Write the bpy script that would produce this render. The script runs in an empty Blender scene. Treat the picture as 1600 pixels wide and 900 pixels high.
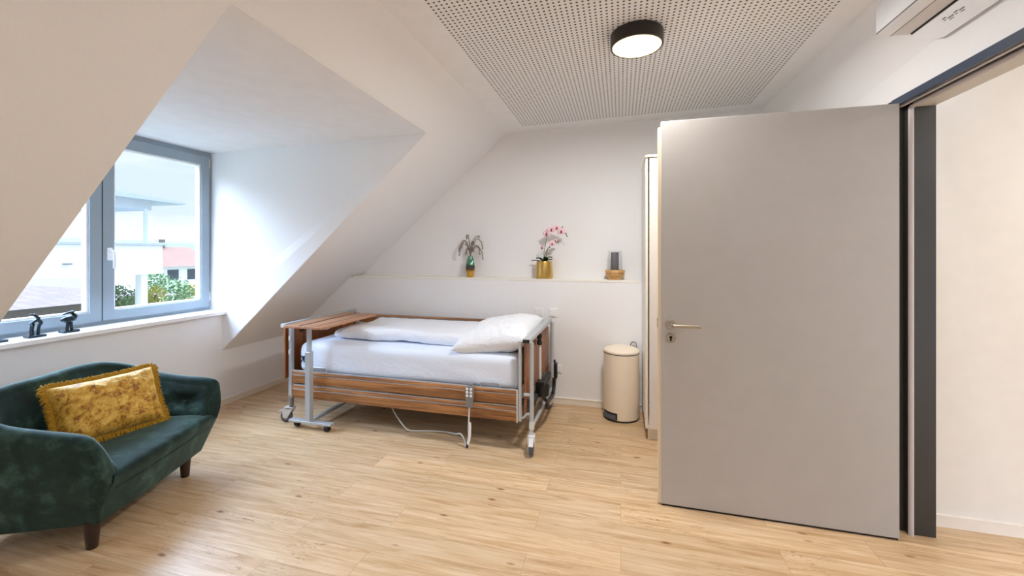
import bpy, bmesh, math, random
from mathutils import Vector, Matrix, noise

random.seed(7)
PI = math.pi
SC = bpy.context.scene
COL = SC.collection

# ------------------------------------------------------------------ materials
def lin(c):
    c = c / 255.0
    return c / 12.92 if c <= 0.04045 else ((c + 0.055) / 1.055) ** 2.4

def rgb(r, g, b):
    return (lin(r), lin(g), lin(b), 1.0)

def new_mat(name):
    m = bpy.data.materials.new(name)
    m.use_nodes = True
    nt = m.node_tree
    return m, nt, nt.nodes['Principled BSDF']

def N(nt, t, **kw):
    n = nt.nodes.new(t)
    for k, v in kw.items():
        if k in n.inputs:
            n.inputs[k].default_value = v
        else:
            setattr(n, k, v)
    return n

def ramp(nt, fac, stops):
    r = nt.nodes.new('ShaderNodeValToRGB')
    els = r.color_ramp.elements
    while len(els) < len(stops):
        els.new(0.5)
    for e, (p, c) in zip(els, stops):
        e.position = p
        e.color = c
    nt.links.new(fac, r.inputs['Fac'])
    return r.outputs['Color']

def mixc(nt, fac, a, b, mode='MIX'):
    n = nt.nodes.new('ShaderNodeMix')
    n.data_type = 'RGBA'
    n.blend_type = mode
    for sock, v in ((n.inputs[0], fac), (n.inputs[6], a), (n.inputs[7], b)):
        if hasattr(v, 'default_value') or hasattr(v, 'is_linked'):
            nt.links.new(v, sock)
        else:
            sock.default_value = v
    return n.outputs[2]

def coords(nt, scale=(1, 1, 1), kind='Object', rot=(0, 0, 0)):
    tc = nt.nodes.new('ShaderNodeTexCoord')
    mp = nt.nodes.new('ShaderNodeMapping')
    mp.inputs['Scale'].default_value = scale
    mp.inputs['Rotation'].default_value = rot
    nt.links.new(tc.outputs[kind], mp.inputs['Vector'])
    return mp.outputs['Vector']

def noise_tex(nt, vec, scale, detail=3, rough=0.5, dist=0.0):
    n = N(nt, 'ShaderNodeTexNoise', Scale=scale, Detail=detail, Roughness=rough, Distortion=dist)
    nt.links.new(vec, n.inputs['Vector'])
    return n.outputs['Fac']

def bump(nt, b, height, strength, dist=0.01):
    n = N(nt, 'ShaderNodeBump', Strength=strength, Distance=dist)
    nt.links.new(height, n.inputs['Height'])
    nt.links.new(n.outputs['Normal'], b.inputs['Normal'])

def plain(name, col, rough=0.5, metal=0.0, bumpy=0.0, bscale=200, spec=0.5, vary=0.0):
    m, nt, b = new_mat(name)
    b.inputs['Roughness'].default_value = rough
    b.inputs['Metallic'].default_value = metal
    b.inputs['Specular IOR Level'].default_value = spec
    vec = coords(nt)
    f = noise_tex(nt, vec, bscale if bumpy else 9)
    v = vary or 0.02
    c0 = tuple(x * (1 - v) for x in col[:3]) + (1,)
    c1 = tuple(min(1, x * (1 + v)) for x in col[:3]) + (1,)
    nt.links.new(ramp(nt, f, [(0.3, c0), (0.7, c1)]), b.inputs['Base Color'])
    if bumpy:
        bump(nt, b, f, bumpy, 0.002)
    return m

def wood(name, dark, light, axis='X', rough=0.4, scale=1.0):
    m, nt, b = new_mat(name)
    sc = {'X': (1.2, 22, 22), 'Y': (22, 1.2, 22), 'Z': (22, 22, 1.2)}[axis]
    vec = coords(nt, tuple(s * scale for s in sc))
    f = noise_tex(nt, vec, 1.6, 6, 0.62, 0.6)
    mid = tuple((a * 0.5 + c * 0.5) for a, c in zip(dark, light))
    nt.links.new(ramp(nt, f, [(0.3, dark), (0.5, mid), (0.68, light)]), b.inputs['Base Color'])
    b.inputs['Roughness'].default_value = rough
    bump(nt, b, f, 0.06, 0.002)
    return m

M = {}
M['wall'] = plain('white_wall_paint', rgb(239, 239, 240), 0.75, bumpy=0.04, bscale=260, spec=0.2)
M['hallwall'] = plain('cream_hall_wall_paint', rgb(230, 224, 214), 0.75, spec=0.2)
M['ceil'] = plain('white_ceiling_paint', rgb(239, 239, 240), 0.8, spec=0.2)
M['base'] = plain('white_skirting', rgb(238, 230, 216), 0.45)
M['ledge'] = plain('cream_ledge_board', rgb(238, 236, 228), 0.4)
M['sill'] = plain('white_sill', rgb(244, 243, 242), 0.3)
M['winframe'] = plain('blue_grey_window_paint', rgb(150, 164, 174), 0.35)
M['gasket'] = plain('dark_gasket', rgb(70, 80, 88), 0.6)
M['whiteplastic'] = plain('white_plastic', rgb(240, 240, 240), 0.35)
M['doorleaf'] = plain('greige_laminate', rgb(188, 184, 180), 0.55, spec=0.25)
M['dooredge'] = plain('cream_door_edge', rgb(233, 214, 186), 0.45)
M['darkframe'] = plain('dark_bronze_frame_paint', rgb(52, 50, 46), 0.42)
M['darkface'] = plain('slate_frame_face', rgb(58, 70, 90), 0.4)
M['seal'] = plain('pale_rubber_seal', rgb(205, 196, 196), 0.5)
M['soffit'] = plain('light_lining', rgb(200, 194, 184), 0.5)
M['steel'] = plain('brushed_steel', rgb(190, 182, 168), 0.3, 1.0)
M['black'] = plain('black_plastic', rgb(18, 18, 20), 0.4)
M['darkrubber'] = plain('dark_grey_rubber', rgb(88, 88, 92), 0.55)
M['alu'] = plain('silver_grey_lacquer', rgb(186, 192, 196), 0.35, 0.25)
M['greyplastic'] = plain('grey_plastic', rgb(128, 126, 124), 0.45)
M['paleplastic'] = plain('pale_grey_plastic', rgb(214, 212, 208), 0.4)
M['bedwoodX'] = wood('walnut_laminate_x', rgb(98, 58, 30), rgb(196, 138, 84), 'X')
M['bedwoodY'] = wood('walnut_laminate_y', rgb(146, 98, 70), rgb(206, 158, 122), 'Y')
M['bedwoodZ'] = wood('walnut_laminate_z', rgb(98, 54, 28), rgb(176, 112, 66), 'Z')
M['chassis'] = plain('dark_chassis', rgb(66, 66, 68), 0.5)
def linen_mat(name, col, amt):
    m, nt, b = new_mat(name)
    b.inputs['Base Color'].default_value = col
    b.inputs['Roughness'].default_value = 0.85
    b.inputs['Specular IOR Level'].default_value = 0.1
    vec = coords(nt, (1, 1, 1.4))
    f = noise_tex(nt, vec, 7, 6, 0.6, 2.2)
    bump(nt, b, f, amt, 0.03)
    return m
M['linen'] = linen_mat('white_bed_linen', rgb(238, 241, 247), 0.55)
M['sheet'] = linen_mat('white_fitted_sheet', rgb(226, 234, 247), 0.16)
M['navy'] = plain('navy_print', rgb(30, 40, 70), 0.8)
M['binpaint'] = plain('cream_bin_enamel', rgb(240, 226, 204), 0.35)
M['wardrobe'] = plain('white_wardrobe_laminate', rgb(238, 236, 234), 0.4)
M['wardrobedoor'] = plain('pale_wardrobe_door', rgb(226, 216, 206), 0.4)
M['wardrobeedge'] = plain('cream_edge_band', rgb(236, 226, 206), 0.45)
M['gold'] = plain('brushed_gold', rgb(214, 178, 104), 0.32, 1.0, bumpy=0.05, bscale=120)
M['leaf'] = plain('dark_green_leaf', rgb(28, 66, 24), 0.4, vary=0.3)
M['stem'] = plain('brown_green_stem', rgb(120, 110, 66), 0.6)
M['bud'] = plain('dark_bud', rgb(90, 70, 70), 0.6)
M['petal'] = plain('pink_petal', rgb(244, 212, 218), 0.6, vary=0.08)
M['petalheart'] = plain('magenta_petal_heart', rgb(150, 34, 82), 0.6)
M['soil'] = plain('dark_soil', rgb(40, 30, 22), 0.9)
M['plume'] = plain('dried_brown_plume', rgb(150, 132, 120), 0.85, vary=0.25)
M['candle'] = plain('grey_wax', rgb(112, 104, 108), 0.7)
M['lampblack'] = plain('black_lamp_metal', rgb(36, 30, 26), 0.4)
M['aircon'] = plain('aircon_white', rgb(240, 242, 246), 0.35)
M['airconflap'] = plain('aircon_flap_pale', rgb(226, 222, 220), 0.4)
M['aircongrey'] = plain('aircon_grey_line', rgb(120, 124, 128), 0.5)
M['bronze'] = plain('dark_bronze', rgb(44, 54, 60), 0.25, 0.7)
M['render'] = plain('white_render', rgb(240, 240, 240), 0.8)
M['concrete'] = plain('pale_concrete', rgb(186, 194, 200), 0.8)
M['housewall'] = plain('cream_house_wall', rgb(128, 120, 114), 0.8)
M['ground'] = plain('pale_ground', rgb(88, 92, 74), 0.9, vary=0.1, spec=0.03)
M['hill'] = plain('hazy_hill_green', rgb(92, 114, 116), 1.0, vary=0.1, spec=0.0)  # distance haze mixed into the hill colour
M['trunk'] = plain('tree_bark', rgb(110, 90, 70), 0.9)
M['foliage'] = plain('pale_foliage', rgb(112, 134, 98), 0.8, vary=0.25, spec=0.1)
M['foliageyellow'] = plain('yellow_green_foliage', rgb(152, 150, 78), 0.8, vary=0.2, spec=0.1)
M['houseglass'] = plain('house_window_grey', rgb(70, 78, 86), 0.4)

def roof_mat(name, a, c):
    m, nt, b = new_mat(name)
    vec = coords(nt)
    br = N(nt, 'ShaderNodeTexBrick', Scale=1.0)
    br.inputs['Color1'].default_value = a
    br.inputs['Color2'].default_value = c
    br.inputs['Mortar'].default_value = tuple(x * 0.7 for x in a[:3]) + (1,)
    br.inputs['Mortar Size'].default_value = 0.02
    br.inputs['Brick Width'].default_value = 0.3
    br.inputs['Row Height'].default_value = 0.35
    nt.links.new(vec, br.inputs['Vector'])
    nt.links.new(br.outputs['Color'], b.inputs['Base Color'])
    b.inputs['Roughness'].default_value = 0.9
    b.inputs['Specular IOR Level'].default_value = 0.03
    return m
M['roofgrey'] = roof_mat('grey_pink_roof_tiles', rgb(96, 84, 84), rgb(88, 78, 79))
M['roofred'] = roof_mat('terracotta_roof_tiles', rgb(116, 90, 78), rgb(106, 82, 72))

def floor_mat():
    m, nt, b = new_mat('oak_plank_floor')
    vec = coords(nt)
    br = N(nt, 'ShaderNodeTexBrick')
    br.offset = 0.37
    br.offset_frequency = 2
    br.inputs['Scale'].default_value = 1.0
    br.inputs['Color1'].default_value = (0, 0, 0, 1)
    br.inputs['Color2'].default_value = (1, 1, 1, 1)
    br.inputs['Mortar'].default_value = (0.5, 0.5, 0.5, 1)
    br.inputs['Mortar Size'].default_value = 0.0012
    br.inputs['Mortar Smooth'].default_value = 0.0
    br.inputs['Brick Width'].default_value = 1.22
    br.inputs['Row Height'].default_value = 0.18
    nt.links.new(vec, br.inputs['Vector'])
    # shift grain per plank
    add = N(nt, 'ShaderNodeVectorMath', operation='MULTIPLY_ADD')
    nt.links.new(br.outputs['Color'], add.inputs[0])
    add.inputs[1].default_value = (7.3, 3.1, 5.7)
    nt.links.new(vec, add.inputs[2])
    mp = N(nt, 'ShaderNodeMapping')
    mp.inputs['Scale'].default_value = (1.1, 15, 1)
    nt.links.new(add.outputs[0], mp.inputs['Vector'])
    g = noise_tex(nt, mp.outputs['Vector'], 2.2, 7, 0.62, 0.7)
    grain = ramp(nt, g, [(0.28, rgb(184, 144, 100)), (0.5, rgb(211, 179, 139)), (0.72, rgb(227, 202, 168))])
    tint = ramp(nt, br.outputs['Color'], [(0.0, (0.90, 0.90, 0.90, 1)), (1.0, (1.05, 1.04, 1.03, 1))])
    c = mixc(nt, 1.0, grain, tint, 'MULTIPLY')
    # long dark streaks
    mp2 = N(nt, 'ShaderNodeMapping')
    mp2.inputs['Scale'].default_value = (1.3, 26, 1)
    nt.links.new(add.outputs[0], mp2.inputs['Vector'])
    s = noise_tex(nt, mp2.outputs['Vector'], 1.5, 4, 0.6, 1.6)
    sm = ramp(nt, s, [(0.62, (0, 0, 0, 1)), (0.73, (1, 1, 1, 1))])
    c = mixc(nt, sm, c, mixc(nt, 0.55, c, rgb(150, 98, 52)))
    # knots
    mp3 = N(nt, 'ShaderNodeMapping')
    mp3.inputs['Scale'].default_value = (2.8, 7.6, 1)
    nt.links.new(add.outputs[0], mp3.inputs['Vector'])
    vo = N(nt, 'ShaderNodeTexVoronoi', Scale=1.15, Randomness=1.0)
    nt.links.new(mp3.outputs['Vector'], vo.inputs['Vector'])
    km = ramp(nt, vo.outputs['Distance'], [(0.035, (0.95, 0.95, 0.95, 1)), (0.11, (0, 0, 0, 1))])
    c = mixc(nt, km, c, rgb(128, 80, 40))
    # fine dark cracks in the grain
    mp4 = N(nt, 'ShaderNodeMapping')
    mp4.inputs['Scale'].default_value = (2.0, 17, 1)
    nt.links.new(add.outputs[0], mp4.inputs['Vector'])
    cr = noise_tex(nt, mp4.outputs['Vector'], 2.0, 3, 0.55, 1.2)
    line = ramp(nt, cr, [(0.485, (0, 0, 0, 1)), (0.5, (1, 1, 1, 1)), (0.515, (0, 0, 0, 1))])
    where = ramp(nt, noise_tex(nt, add.outputs[0], 2.6, 2), [(0.52, (0, 0, 0, 1)), (0.64, (0.85, 0.85, 0.85, 1))])
    c = mixc(nt, mixc(nt, 1.0, line, where, 'MULTIPLY'), c, rgb(132, 86, 46))
    # plank joints
    c = mixc(nt, br.outputs['Fac'], c, mixc(nt, 0.5, c, rgb(150, 112, 74)))
    nt.links.new(c, b.inputs['Base Color'])
    b.inputs['Roughness'].default_value = 0.36
    b.inputs['Specular IOR Level'].default_value = 0.45
    bump(nt, b, g, 0.05, 0.002)
    return m
M['floor'] = floor_mat()

def perf_mat():
    m, nt, b = new_mat('perforated_acoustic_board')
    P = 0.0292
    vec = coords(nt, (1 / P, 1 / P, 1))
    fr = N(nt, 'ShaderNodeVectorMath', operation='FRACTION')
    nt.links.new(vec, fr.inputs[0])
    sub = N(nt, 'ShaderNodeVectorMath', operation='SUBTRACT')
    nt.links.new(fr.outputs[0], sub.inputs[0])
    sub.inputs[1].default_value = (0.5, 0.5, 0)
    mul = N(nt, 'ShaderNodeVectorMath', operation='MULTIPLY')
    nt.links.new(sub.outputs[0], mul.inputs[0])
    mul.inputs[1].default_value = (1, 1, 0)
    ln = N(nt, 'ShaderNodeVectorMath', operation='LENGTH')
    nt.links.new(mul.outputs[0], ln.inputs[0])
    c = ramp(nt, ln.outputs['Value'], [(0.20, rgb(84, 82, 80)), (0.235, rgb(235, 235, 236))])
    nt.links.new(c, b.inputs['Base Color'])
    b.inputs['Roughness'].default_value = 0.85
    b.inputs['Specular IOR Level'].default_value = 0.15
    return m
M['perf'] = perf_mat()

def velvet_mat():
    m, nt, b = new_mat('dark_green_velvet')
    vec = coords(nt)
    f = noise_tex(nt, vec, 6, 8, 0.68, 0.35)
    nt.links.new(ramp(nt, f, [(0.35, rgb(13, 28, 26)), (0.52, rgb(27, 51, 46)), (0.7, rgb(68, 96, 89))]), b.inputs['Base Color'])
    b.inputs['Roughness'].default_value = 0.75
    b.inputs['Specular IOR Level'].default_value = 0.25
    b.inputs['Sheen Weight'].default_value = 0.9
    b.inputs['Sheen Roughness'].default_value = 0.35
    b.inputs['Sheen Tint'].default_value = rgb(170, 202, 192)
    f2 = noise_tex(nt, vec, 420, 2)
    bump(nt, b, f2, 0.12, 0.001)
    return m
M['velvet'] = velvet_mat()

def gold_velvet():
    m, nt, b = new_mat('crushed_gold_velvet')
    vec = coords(nt)
    f = noise_tex(nt, vec, 20, 10, 0.8, 0.3)
    nt.links.new(ramp(nt, f, [(0.38, rgb(112, 66, 16)), (0.45, rgb(172, 116, 30)), (0.50, rgb(214, 164, 54)), (0.66, rgb(240, 208, 116))]), b.inputs['Base Color'])
    b.inputs['Roughness'].default_value = 0.55
    b.inputs['Sheen Weight'].default_value = 0.5
    b.inputs['Sheen Tint'].default_value = rgb(250, 220, 140)
    bump(nt, b, f, 0.5, 0.006)
    return m
M['goldvelvet'] = gold_velvet()
M['fringe'] = plain('mustard_fringe', rgb(176, 134, 30), 0.85, bumpy=0.5, bscale=150, vary=0.3)
M['legwood'] = wood('dark_espresso_wood', rgb(30, 18, 14), rgb(62, 40, 30), 'Z')
M['lanternwood'] = wood('light_acacia_wood', rgb(172, 124, 70), rgb(222, 182, 122), 'X', scale=2)

def vase_mat():
    m, nt, b = new_mat('green_to_gold_glaze')
    tc = N(nt, 'ShaderNodeTexCoord')
    sx = N(nt, 'ShaderNodeSeparateXYZ')
    nt.links.new(tc.outputs['Object'], sx.inputs[0])
    f = noise_tex(nt, tc.outputs['Object'], 40, 3)
    ma = N(nt, 'ShaderNodeMath', operation='MULTIPLY_ADD')
    nt.links.new(f, ma.inputs[0]); ma.inputs[1].default_value = 0.03
    nt.links.new(sx.outputs['Z'], ma.inputs[2])
    c = ramp(nt, ma.outputs[0], [(0.072, rgb(214, 164, 74)), (0.092, rgb(112, 84, 62)), (0.125, rgb(70, 80, 72)), (0.17, rgb(88, 132, 112)), (0.24, rgb(120, 168, 146))])
    nt.links.new(c, b.inputs['Base Color'])
    b.inputs['Metallic'].default_value = 0.55
    b.inputs['Roughness'].default_value = 0.25
    return m
M['vase'] = vase_mat()

def glass_mat(name, tint=(1, 1, 1, 1), gloss=0.06):
    m = bpy.data.materials.new(name)
    m.use_nodes = True
    nt = m.node_tree
    nt.nodes.clear()
    o = N(nt, 'ShaderNodeOutputMaterial')
    t = N(nt, 'ShaderNodeBsdfTransparent', Color=tint)
    g = N(nt, 'ShaderNodeBsdfGlossy', Roughness=0.02)
    fz = N(nt, 'ShaderNodeLayerWeight', Blend=0.25)
    mu = N(nt, 'ShaderNodeMath', operation='MULTIPLY')
    nt.links.new(fz.outputs['Fresnel'], mu.inputs[0])
    mu.inputs[1].default_value = gloss * 5
    mx = N(nt, 'ShaderNodeMixShader')
    nt.links.new(mu.outputs[0], mx.inputs[0])
    nt.links.new(t.outputs[0], mx.inputs[1])
    nt.links.new(g.outputs[0], mx.inputs[2])
    nt.links.new(mx.outputs[0], o.inputs[0])
    return m
M['glass'] = glass_mat('window_glass', (0.98, 0.99, 0.99, 1), 0.05)
M['lanternglass'] = glass_mat('lantern_glass', (0.97, 0.98, 0.985, 1), 0.03)

def emit_mat(name, col, strength):
    m, nt, b = new_mat(name)
    b.inputs['Base Color'].default_value = col
    b.inputs['Emission Color'].default_value = col
    b.inputs['Emission Strength'].default_value = strength
    return m
M['lampglow'] = emit_mat('warm_lamp_diffuser', rgb(255, 236, 192), 0.72)
M['hallfill'] = emit_mat('hall_fill_diffuser', rgb(255, 240, 216), 3.0)  # glow of the added hallway fill lamp

# ------------------------------------------------------------------ mesh builder
class MB:
    def __init__(self):
        self.v = []; self.f = []; self.sm = []

    def add(self, vs, fs, smooth=False):
        o = len(self.v)
        self.v += [tuple(p) for p in vs]
        for f in fs:
            self.f.append(tuple(i + o for i in f)); self.sm.append(smooth)
        return self

    def box(self, x0, x1, y0, y1, z0, z1):
        vs = [(x, y, z) for z in (z0, z1) for y in (y0, y1) for x in (x0, x1)]
        fs = [(0, 2, 3, 1), (4, 5, 7, 6), (0, 1, 5, 4), (2, 6, 7, 3), (0, 4, 6, 2), (1, 3, 7, 5)]
        return self.add(vs, fs)

    def ring(self, x0, x1, y0, y1, z0, z1, a, b, c, d):
        """rectangular frame in the YZ plane; member widths: low-y a, high-y b, bottom c, top d"""
        vs = []
        for x in (x0, x1):
            vs += [(x, y0, z0), (x, y1, z0), (x, y1, z1), (x, y0, z1),
                   (x, y0 + a, z0 + c), (x, y1 - b, z0 + c), (x, y1 - b, z1 - d), (x, y0 + a, z1 - d)]
        fs = []
        for i in range(4):
            j = (i + 1) % 4
            fs += [(i, j, j + 4, i + 4), (8 + i, 12 + i, 12 + j, 8 + j), (i, i + 8, j + 8, j), (i + 4, j + 4, j + 12, i + 12)]
        return self.add(vs, fs)

    def quad(self, a, b, c, d):
        return self.add([a, b, c, d], [(0, 1, 2, 3)])

    def slab(self, pts, n):
        """closed solid: polygon pts extruded by vector n"""
        k = len(pts)
        vs = [Vector(p) for p in pts] + [Vector(p) + Vector(n) for p in pts]
        fs = [tuple(range(k - 1, -1, -1)), tuple(range(k, 2 * k))]
        for i in range(k):
            j = (i + 1) % k
            fs.append((i, j, j + k, i + k))
        return self.add(vs, fs)

    def tube(self, pts, r, seg=10, closed=False, caps=True, smooth=True, flat=1.0):
        pts = [Vector(p) for p in pts]
        n = len(pts)
        rr = r if isinstance(r, (list, tuple)) else [r] * n
        up = None
        vs = []
        for i, p in enumerate(pts):
            if closed:
                t = pts[(i + 1) % n] - pts[i - 1]
            else:
                t = pts[min(i + 1, n - 1)] - pts[max(i - 1, 0)]
            if t.length < 1e-9:
                t = Vector((0, 0, 1))
            t.normalize()
            if up is None:
                up = Vector((0, 0, 1)) if abs(t.z) < 0.9 else Vector((1, 0, 0))
            a = (up - t * up.dot(t))
            if a.length < 1e-6:
                a = t.orthogonal()
            a.normalize(); b = t.cross(a); up = a
            for k in range(seg):
                q = 2 * PI * k / seg
                vs.append(p + a * math.cos(q) * rr[i] + b * math.sin(q) * rr[i] * flat)
        fs = []
        m = n if closed else n - 1
        for i in range(m):
            for k in range(seg):
                a0 = i * seg + k; a1 = i * seg + (k + 1) % seg
                b0 = ((i + 1) % n) * seg + k; b1 = ((i + 1) % n) * seg + (k + 1) % seg
                fs.append((a0, a1, b1, b0))
        self.add(vs, fs, smooth)
        if caps and not closed:
            o = len(self.v) - len(vs)
            self.f.append(tuple(o + k for k in range(seg - 1, -1, -1))); self.sm.append(False)
            self.f.append(tuple(o + (n - 1) * seg + k for k in range(seg))); self.sm.append(False)
        return self

    def lathe(self, prof, c=(0, 0, 0), seg=40, axis='Z', smooth=True, sx=1, sy=1):
        vs = []; n = len(prof)
        for (r, z) in prof:
            for k in range(seg):
                q = 2 * PI * k / seg
                x, y = r * math.cos(q) * sx, r * math.sin(q) * sy
                p = {'Z': (x, y, z), 'X': (z, x, y), 'Y': (x, z, y)}[axis]
                vs.append((p[0] + c[0], p[1] + c[1], p[2] + c[2]))
        fs = []
        for i in range(n - 1):
            for k in range(seg):
                fs.append((i * seg + k, i * seg + (k + 1) % seg, (i + 1) * seg + (k + 1) % seg, (i + 1) * seg + k))
        self.add(vs, fs, smooth)
        o = len(self.v) - len(vs)
        if prof[0][0] > 1e-5:
            self.f.append(tuple(o + k for k in range(seg - 1, -1, -1))); self.sm.append(False)
        if prof[-1][0] > 1e-5:
            self.f.append(tuple(o + (n - 1) * seg + k for k in range(seg))); self.sm.append(False)
        return self

    def grid(self, rows, closed_u=False, smooth=True):
        """rows: list of equal-length lists of points"""
        n = len(rows); m = len(rows[0])
        vs = [p for r in rows for p in r]
        fs = []
        for i in range(n - 1):
            for j in range(m if closed_u else m - 1):
                j2 = (j + 1) % m
                fs.append((i * m + j, i * m + j2, (i + 1) * m + j2, (i + 1) * m + j))
        return self.add(vs, fs, smooth)

    def build(self, name, m, parent=None, bevel=0.0, seg=2, subsurf=0, sharp=40, loc=None):
        me = bpy.data.meshes.new(name)
        me.from_pydata(self.v, [], self.f)
        me.update()
        bm = bmesh.new(); bm.from_mesh(me)
        bmesh.ops.remove_doubles(bm, verts=bm.verts, dist=1e-5)
        bmesh.ops.recalc_face_normals(bm, faces=bm.faces)
        bm.to_mesh(me); bm.free()
        if any(self.sm) or bevel or subsurf:
            me.shade_smooth()
            me.set_sharp_from_angle(angle=math.radians(sharp))
        o = bpy.data.objects.new(name, me)
        COL.objects.link(o)
        me.materials.append(M[m] if isinstance(m, str) else m)
        if loc is not None:
            o.location = loc
        if parent is not None:
            o.parent = parent
        if bevel:
            b = o.modifiers.new('bevel', 'BEVEL'); b.width = bevel; b.segments = seg
            b.limit_method = 'ANGLE'; b.angle_limit = math.radians(40); b.harden_normals = True
        if subsurf:
            s = o.modifiers.new('subdivision', 'SUBSURF'); s.levels = subsurf; s.render_levels = subsurf
        return o

def tag(o, label, cat, group=None):
    o['label'] = label; o['category'] = cat
    if group: o['group'] = group
    return o

def thing(name, label, cat, loc=(0, 0, 0), rz=0.0, group=None):
    o = bpy.data.objects.new(name, None)
    COL.objects.link(o)
    o.location = loc; o.rotation_euler = (0, 0, rz)
    o.empty_display_size = 0.1
    return tag(o, label, cat, group)

def struct(o, label=None, cat=None):
    o['kind'] = 'structure'
    if label: o['label'] = label
    if cat: o['category'] = cat
    return o

def spline(pts, n=8):
    """Catmull-Rom through pts"""
    P = [Vector(p) for p in pts]
    out = []
    for i in range(len(P) - 1):
        p0 = P[max(i - 1, 0)]; p1 = P[i]; p2 = P[i + 1]; p3 = P[min(i + 2, len(P) - 1)]
        for k in range(n):
            t = k / n
            out.append(0.5 * ((2 * p1) + (p2 - p0) * t + (2 * p0 - 5 * p1 + 4 * p2 - p3) * t * t + (3 * p1 - p0 - 3 * p2 + p3) * t ** 3))
    out.append(P[-1])
    return out

# ------------------------------------------------------------------ room shell
XL = -3.755          # knee wall
YB = 4.033           # lower back wall
YU = 4.23            # upper back wall behind the ledge
ZK = 0.534           # top of knee wall
XS = -1.18           # slope meets ceiling
ZS = 2.764
SL = (ZS - ZK) / (XS - XL)
YN = -2.2            # how far the shell reaches behind the camera
def zs(x): return ZK + SL * (x - XL)
def zc(x): return ZS + 0.0165 * (x - XS)
T = 0.12
XR = 1.42

struct(MB().box(XL - 0.3, 4.2, YN, YU + 0.2, -0.06, 0.0).build('floor', 'floor'), 'pale oak plank floor with knots running across the room', 'floor')

# dormer corners on the slope
DF_B = (XL, 3.134, ZK)                       # far cheek, bottom
DF_T = (-1.525, 3.045, zs(-1.525))           # far cheek, top
DN_B = (XL, 1.375, ZK)
DN_T = (-1.50, 1.285, zs(-1.50))
XW = -3.95                                   # window face plane
ZD = 2.482
SILL = 0.925
R0_, R1_ = -1.55, 0.30                       # unseen second dormer, inferred from the door's diagonal shadow and added for its daylight

# knee wall / wall under the window
w = MB()
w.slab([(XL, YN, 0), (XL, R0_, 0), (XL, R0_, ZK), (XL, YN, ZK)], (-T, 0, 0))
w.slab([(XL, R0_, 0), (XL, R1_, 0), (XL, R1_, SILL - 0.03), (XL, R0_, SILL - 0.03)], (-0.30, 0, 0))
w.slab([(XL, R1_, 0), (XL, DN_B[1], 0), (XL, DN_B[1], ZK), (XL, R1_, ZK)], (-T, 0, 0))
w.slab([(XL, DN_B[1], 0), (XL, 3.134, 0), (XL, 3.134, SILL - 0.03), (XL, DN_B[1], SILL - 0.03)], (-0.30, 0, 0))
w.slab([(XL, 3.134, 0), (XL, YU, 0), (XL, YU, ZK), (XL, 3.134, ZK)], (-T, 0, 0))
struct(w.build('wall_left', 'wall'), 'low white wall under the window and slope', 'wall')

nrm = Vector((-SL, 0, 1)).normalized() * T   # outward (up, left)
w = MB()
w.slab([DF_B, (XL, YU + 0.1, ZK), (XS, YU + 0.1, ZS), (-1.525, YU + 0.1, zs(-1.525)), DF_T][:2] + [(-1.525, YU + 0.1, zs(-1.525)), DF_T], nrm)
w.slab([DN_T, DF_T, (-1.525, YU + 0.1, zs(-1.525)), (XS, YU + 0.1, ZS), (XS, YN, ZS), (-1.50, YN, zs(-1.50))], nrm)
w.slab([(XL, R1_, ZK), DN_B, DN_T, (-1.50, R1_, zs(-1.50))], nrm)
w.slab([(XL, YN, ZK), (XL, R0_, ZK), (-1.50, R0_, zs(-1.50)), (-1.50, YN, zs(-1.50))], nrm)
struct(w.build('wall_slope', 'wall'), 'white sloping attic wall around the dormer', 'wall')

# dormer cheeks and ceiling
ZW = ZD
w = MB()
q_ = Vector((0, -0.004, 0)) + nrm * 0.03
w.slab([Vector(DF_B) + q_, Vector(DF_T) + q_, (XW - 0.12, 3.191, ZW), (XW - 0.12, 3.171, SILL - 0.1), (XL - 0.04, 3.13, SILL - 0.1)], (0, 0.06, 0))
struct(w.build('wall_dormer_far', 'wall'), 'bright white triangular dormer cheek beside the window', 'wall')
w = MB()
q_ = Vector((0, 0.004, 0)) + nrm * 0.06
w.slab([Vector(DN_B) + q_, Vector(DN_T) + q_, (XW - 0.12, 1.404, ZW), (XW - 0.12, 1.404, SILL - 0.1)], (0, -0.06, 0))
struct(w.build('wall_dormer_near', 'wall'), 'hidden white dormer cheek at the near side of the window', 'wall')
w = MB()
q_ = nrm * 0.03 + Vector((0, 0, -0.003))
w.slab([Vector(DN_T) + q_, Vector(DF_T) + q_, (XW - 0.12, 3.195, ZW), (XW - 0.12, 1.40, ZW)], (0, 0, 0.08))
struct(w.build('ceiling_dormer', 'ceil'), 'white dormer ceiling over the window', 'ceiling')

for y, d, nm in ((R0_, -0.06, 'wall_rear_dormer_near'), (R1_, 0.06, 'wall_rear_dormer_far')):
    q_ = nrm * 0.03
    struct(MB().slab([Vector((XL, y, ZK)) + q_, Vector((-1.5, y, zs(-1.5))) + q_, (XW - 0.12, y, ZW), (XW - 0.12, y, SILL - 0.1)], (0, d, 0)).build(nm, 'wall'), 'white cheek of the unseen second dormer behind the viewpoint', 'wall')
struct(MB().slab([Vector((-1.5, R0_, zs(-1.5))) + q_, Vector((-1.5, R1_, zs(-1.5))) + q_, (XW - 0.12, R1_, ZW), (XW - 0.12, R0_, ZW)], (0, 0, 0.08)).build('ceiling_rear_dormer', 'ceil'), 'white ceiling of the unseen second dormer behind the viewpoint', 'ceiling')

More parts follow.
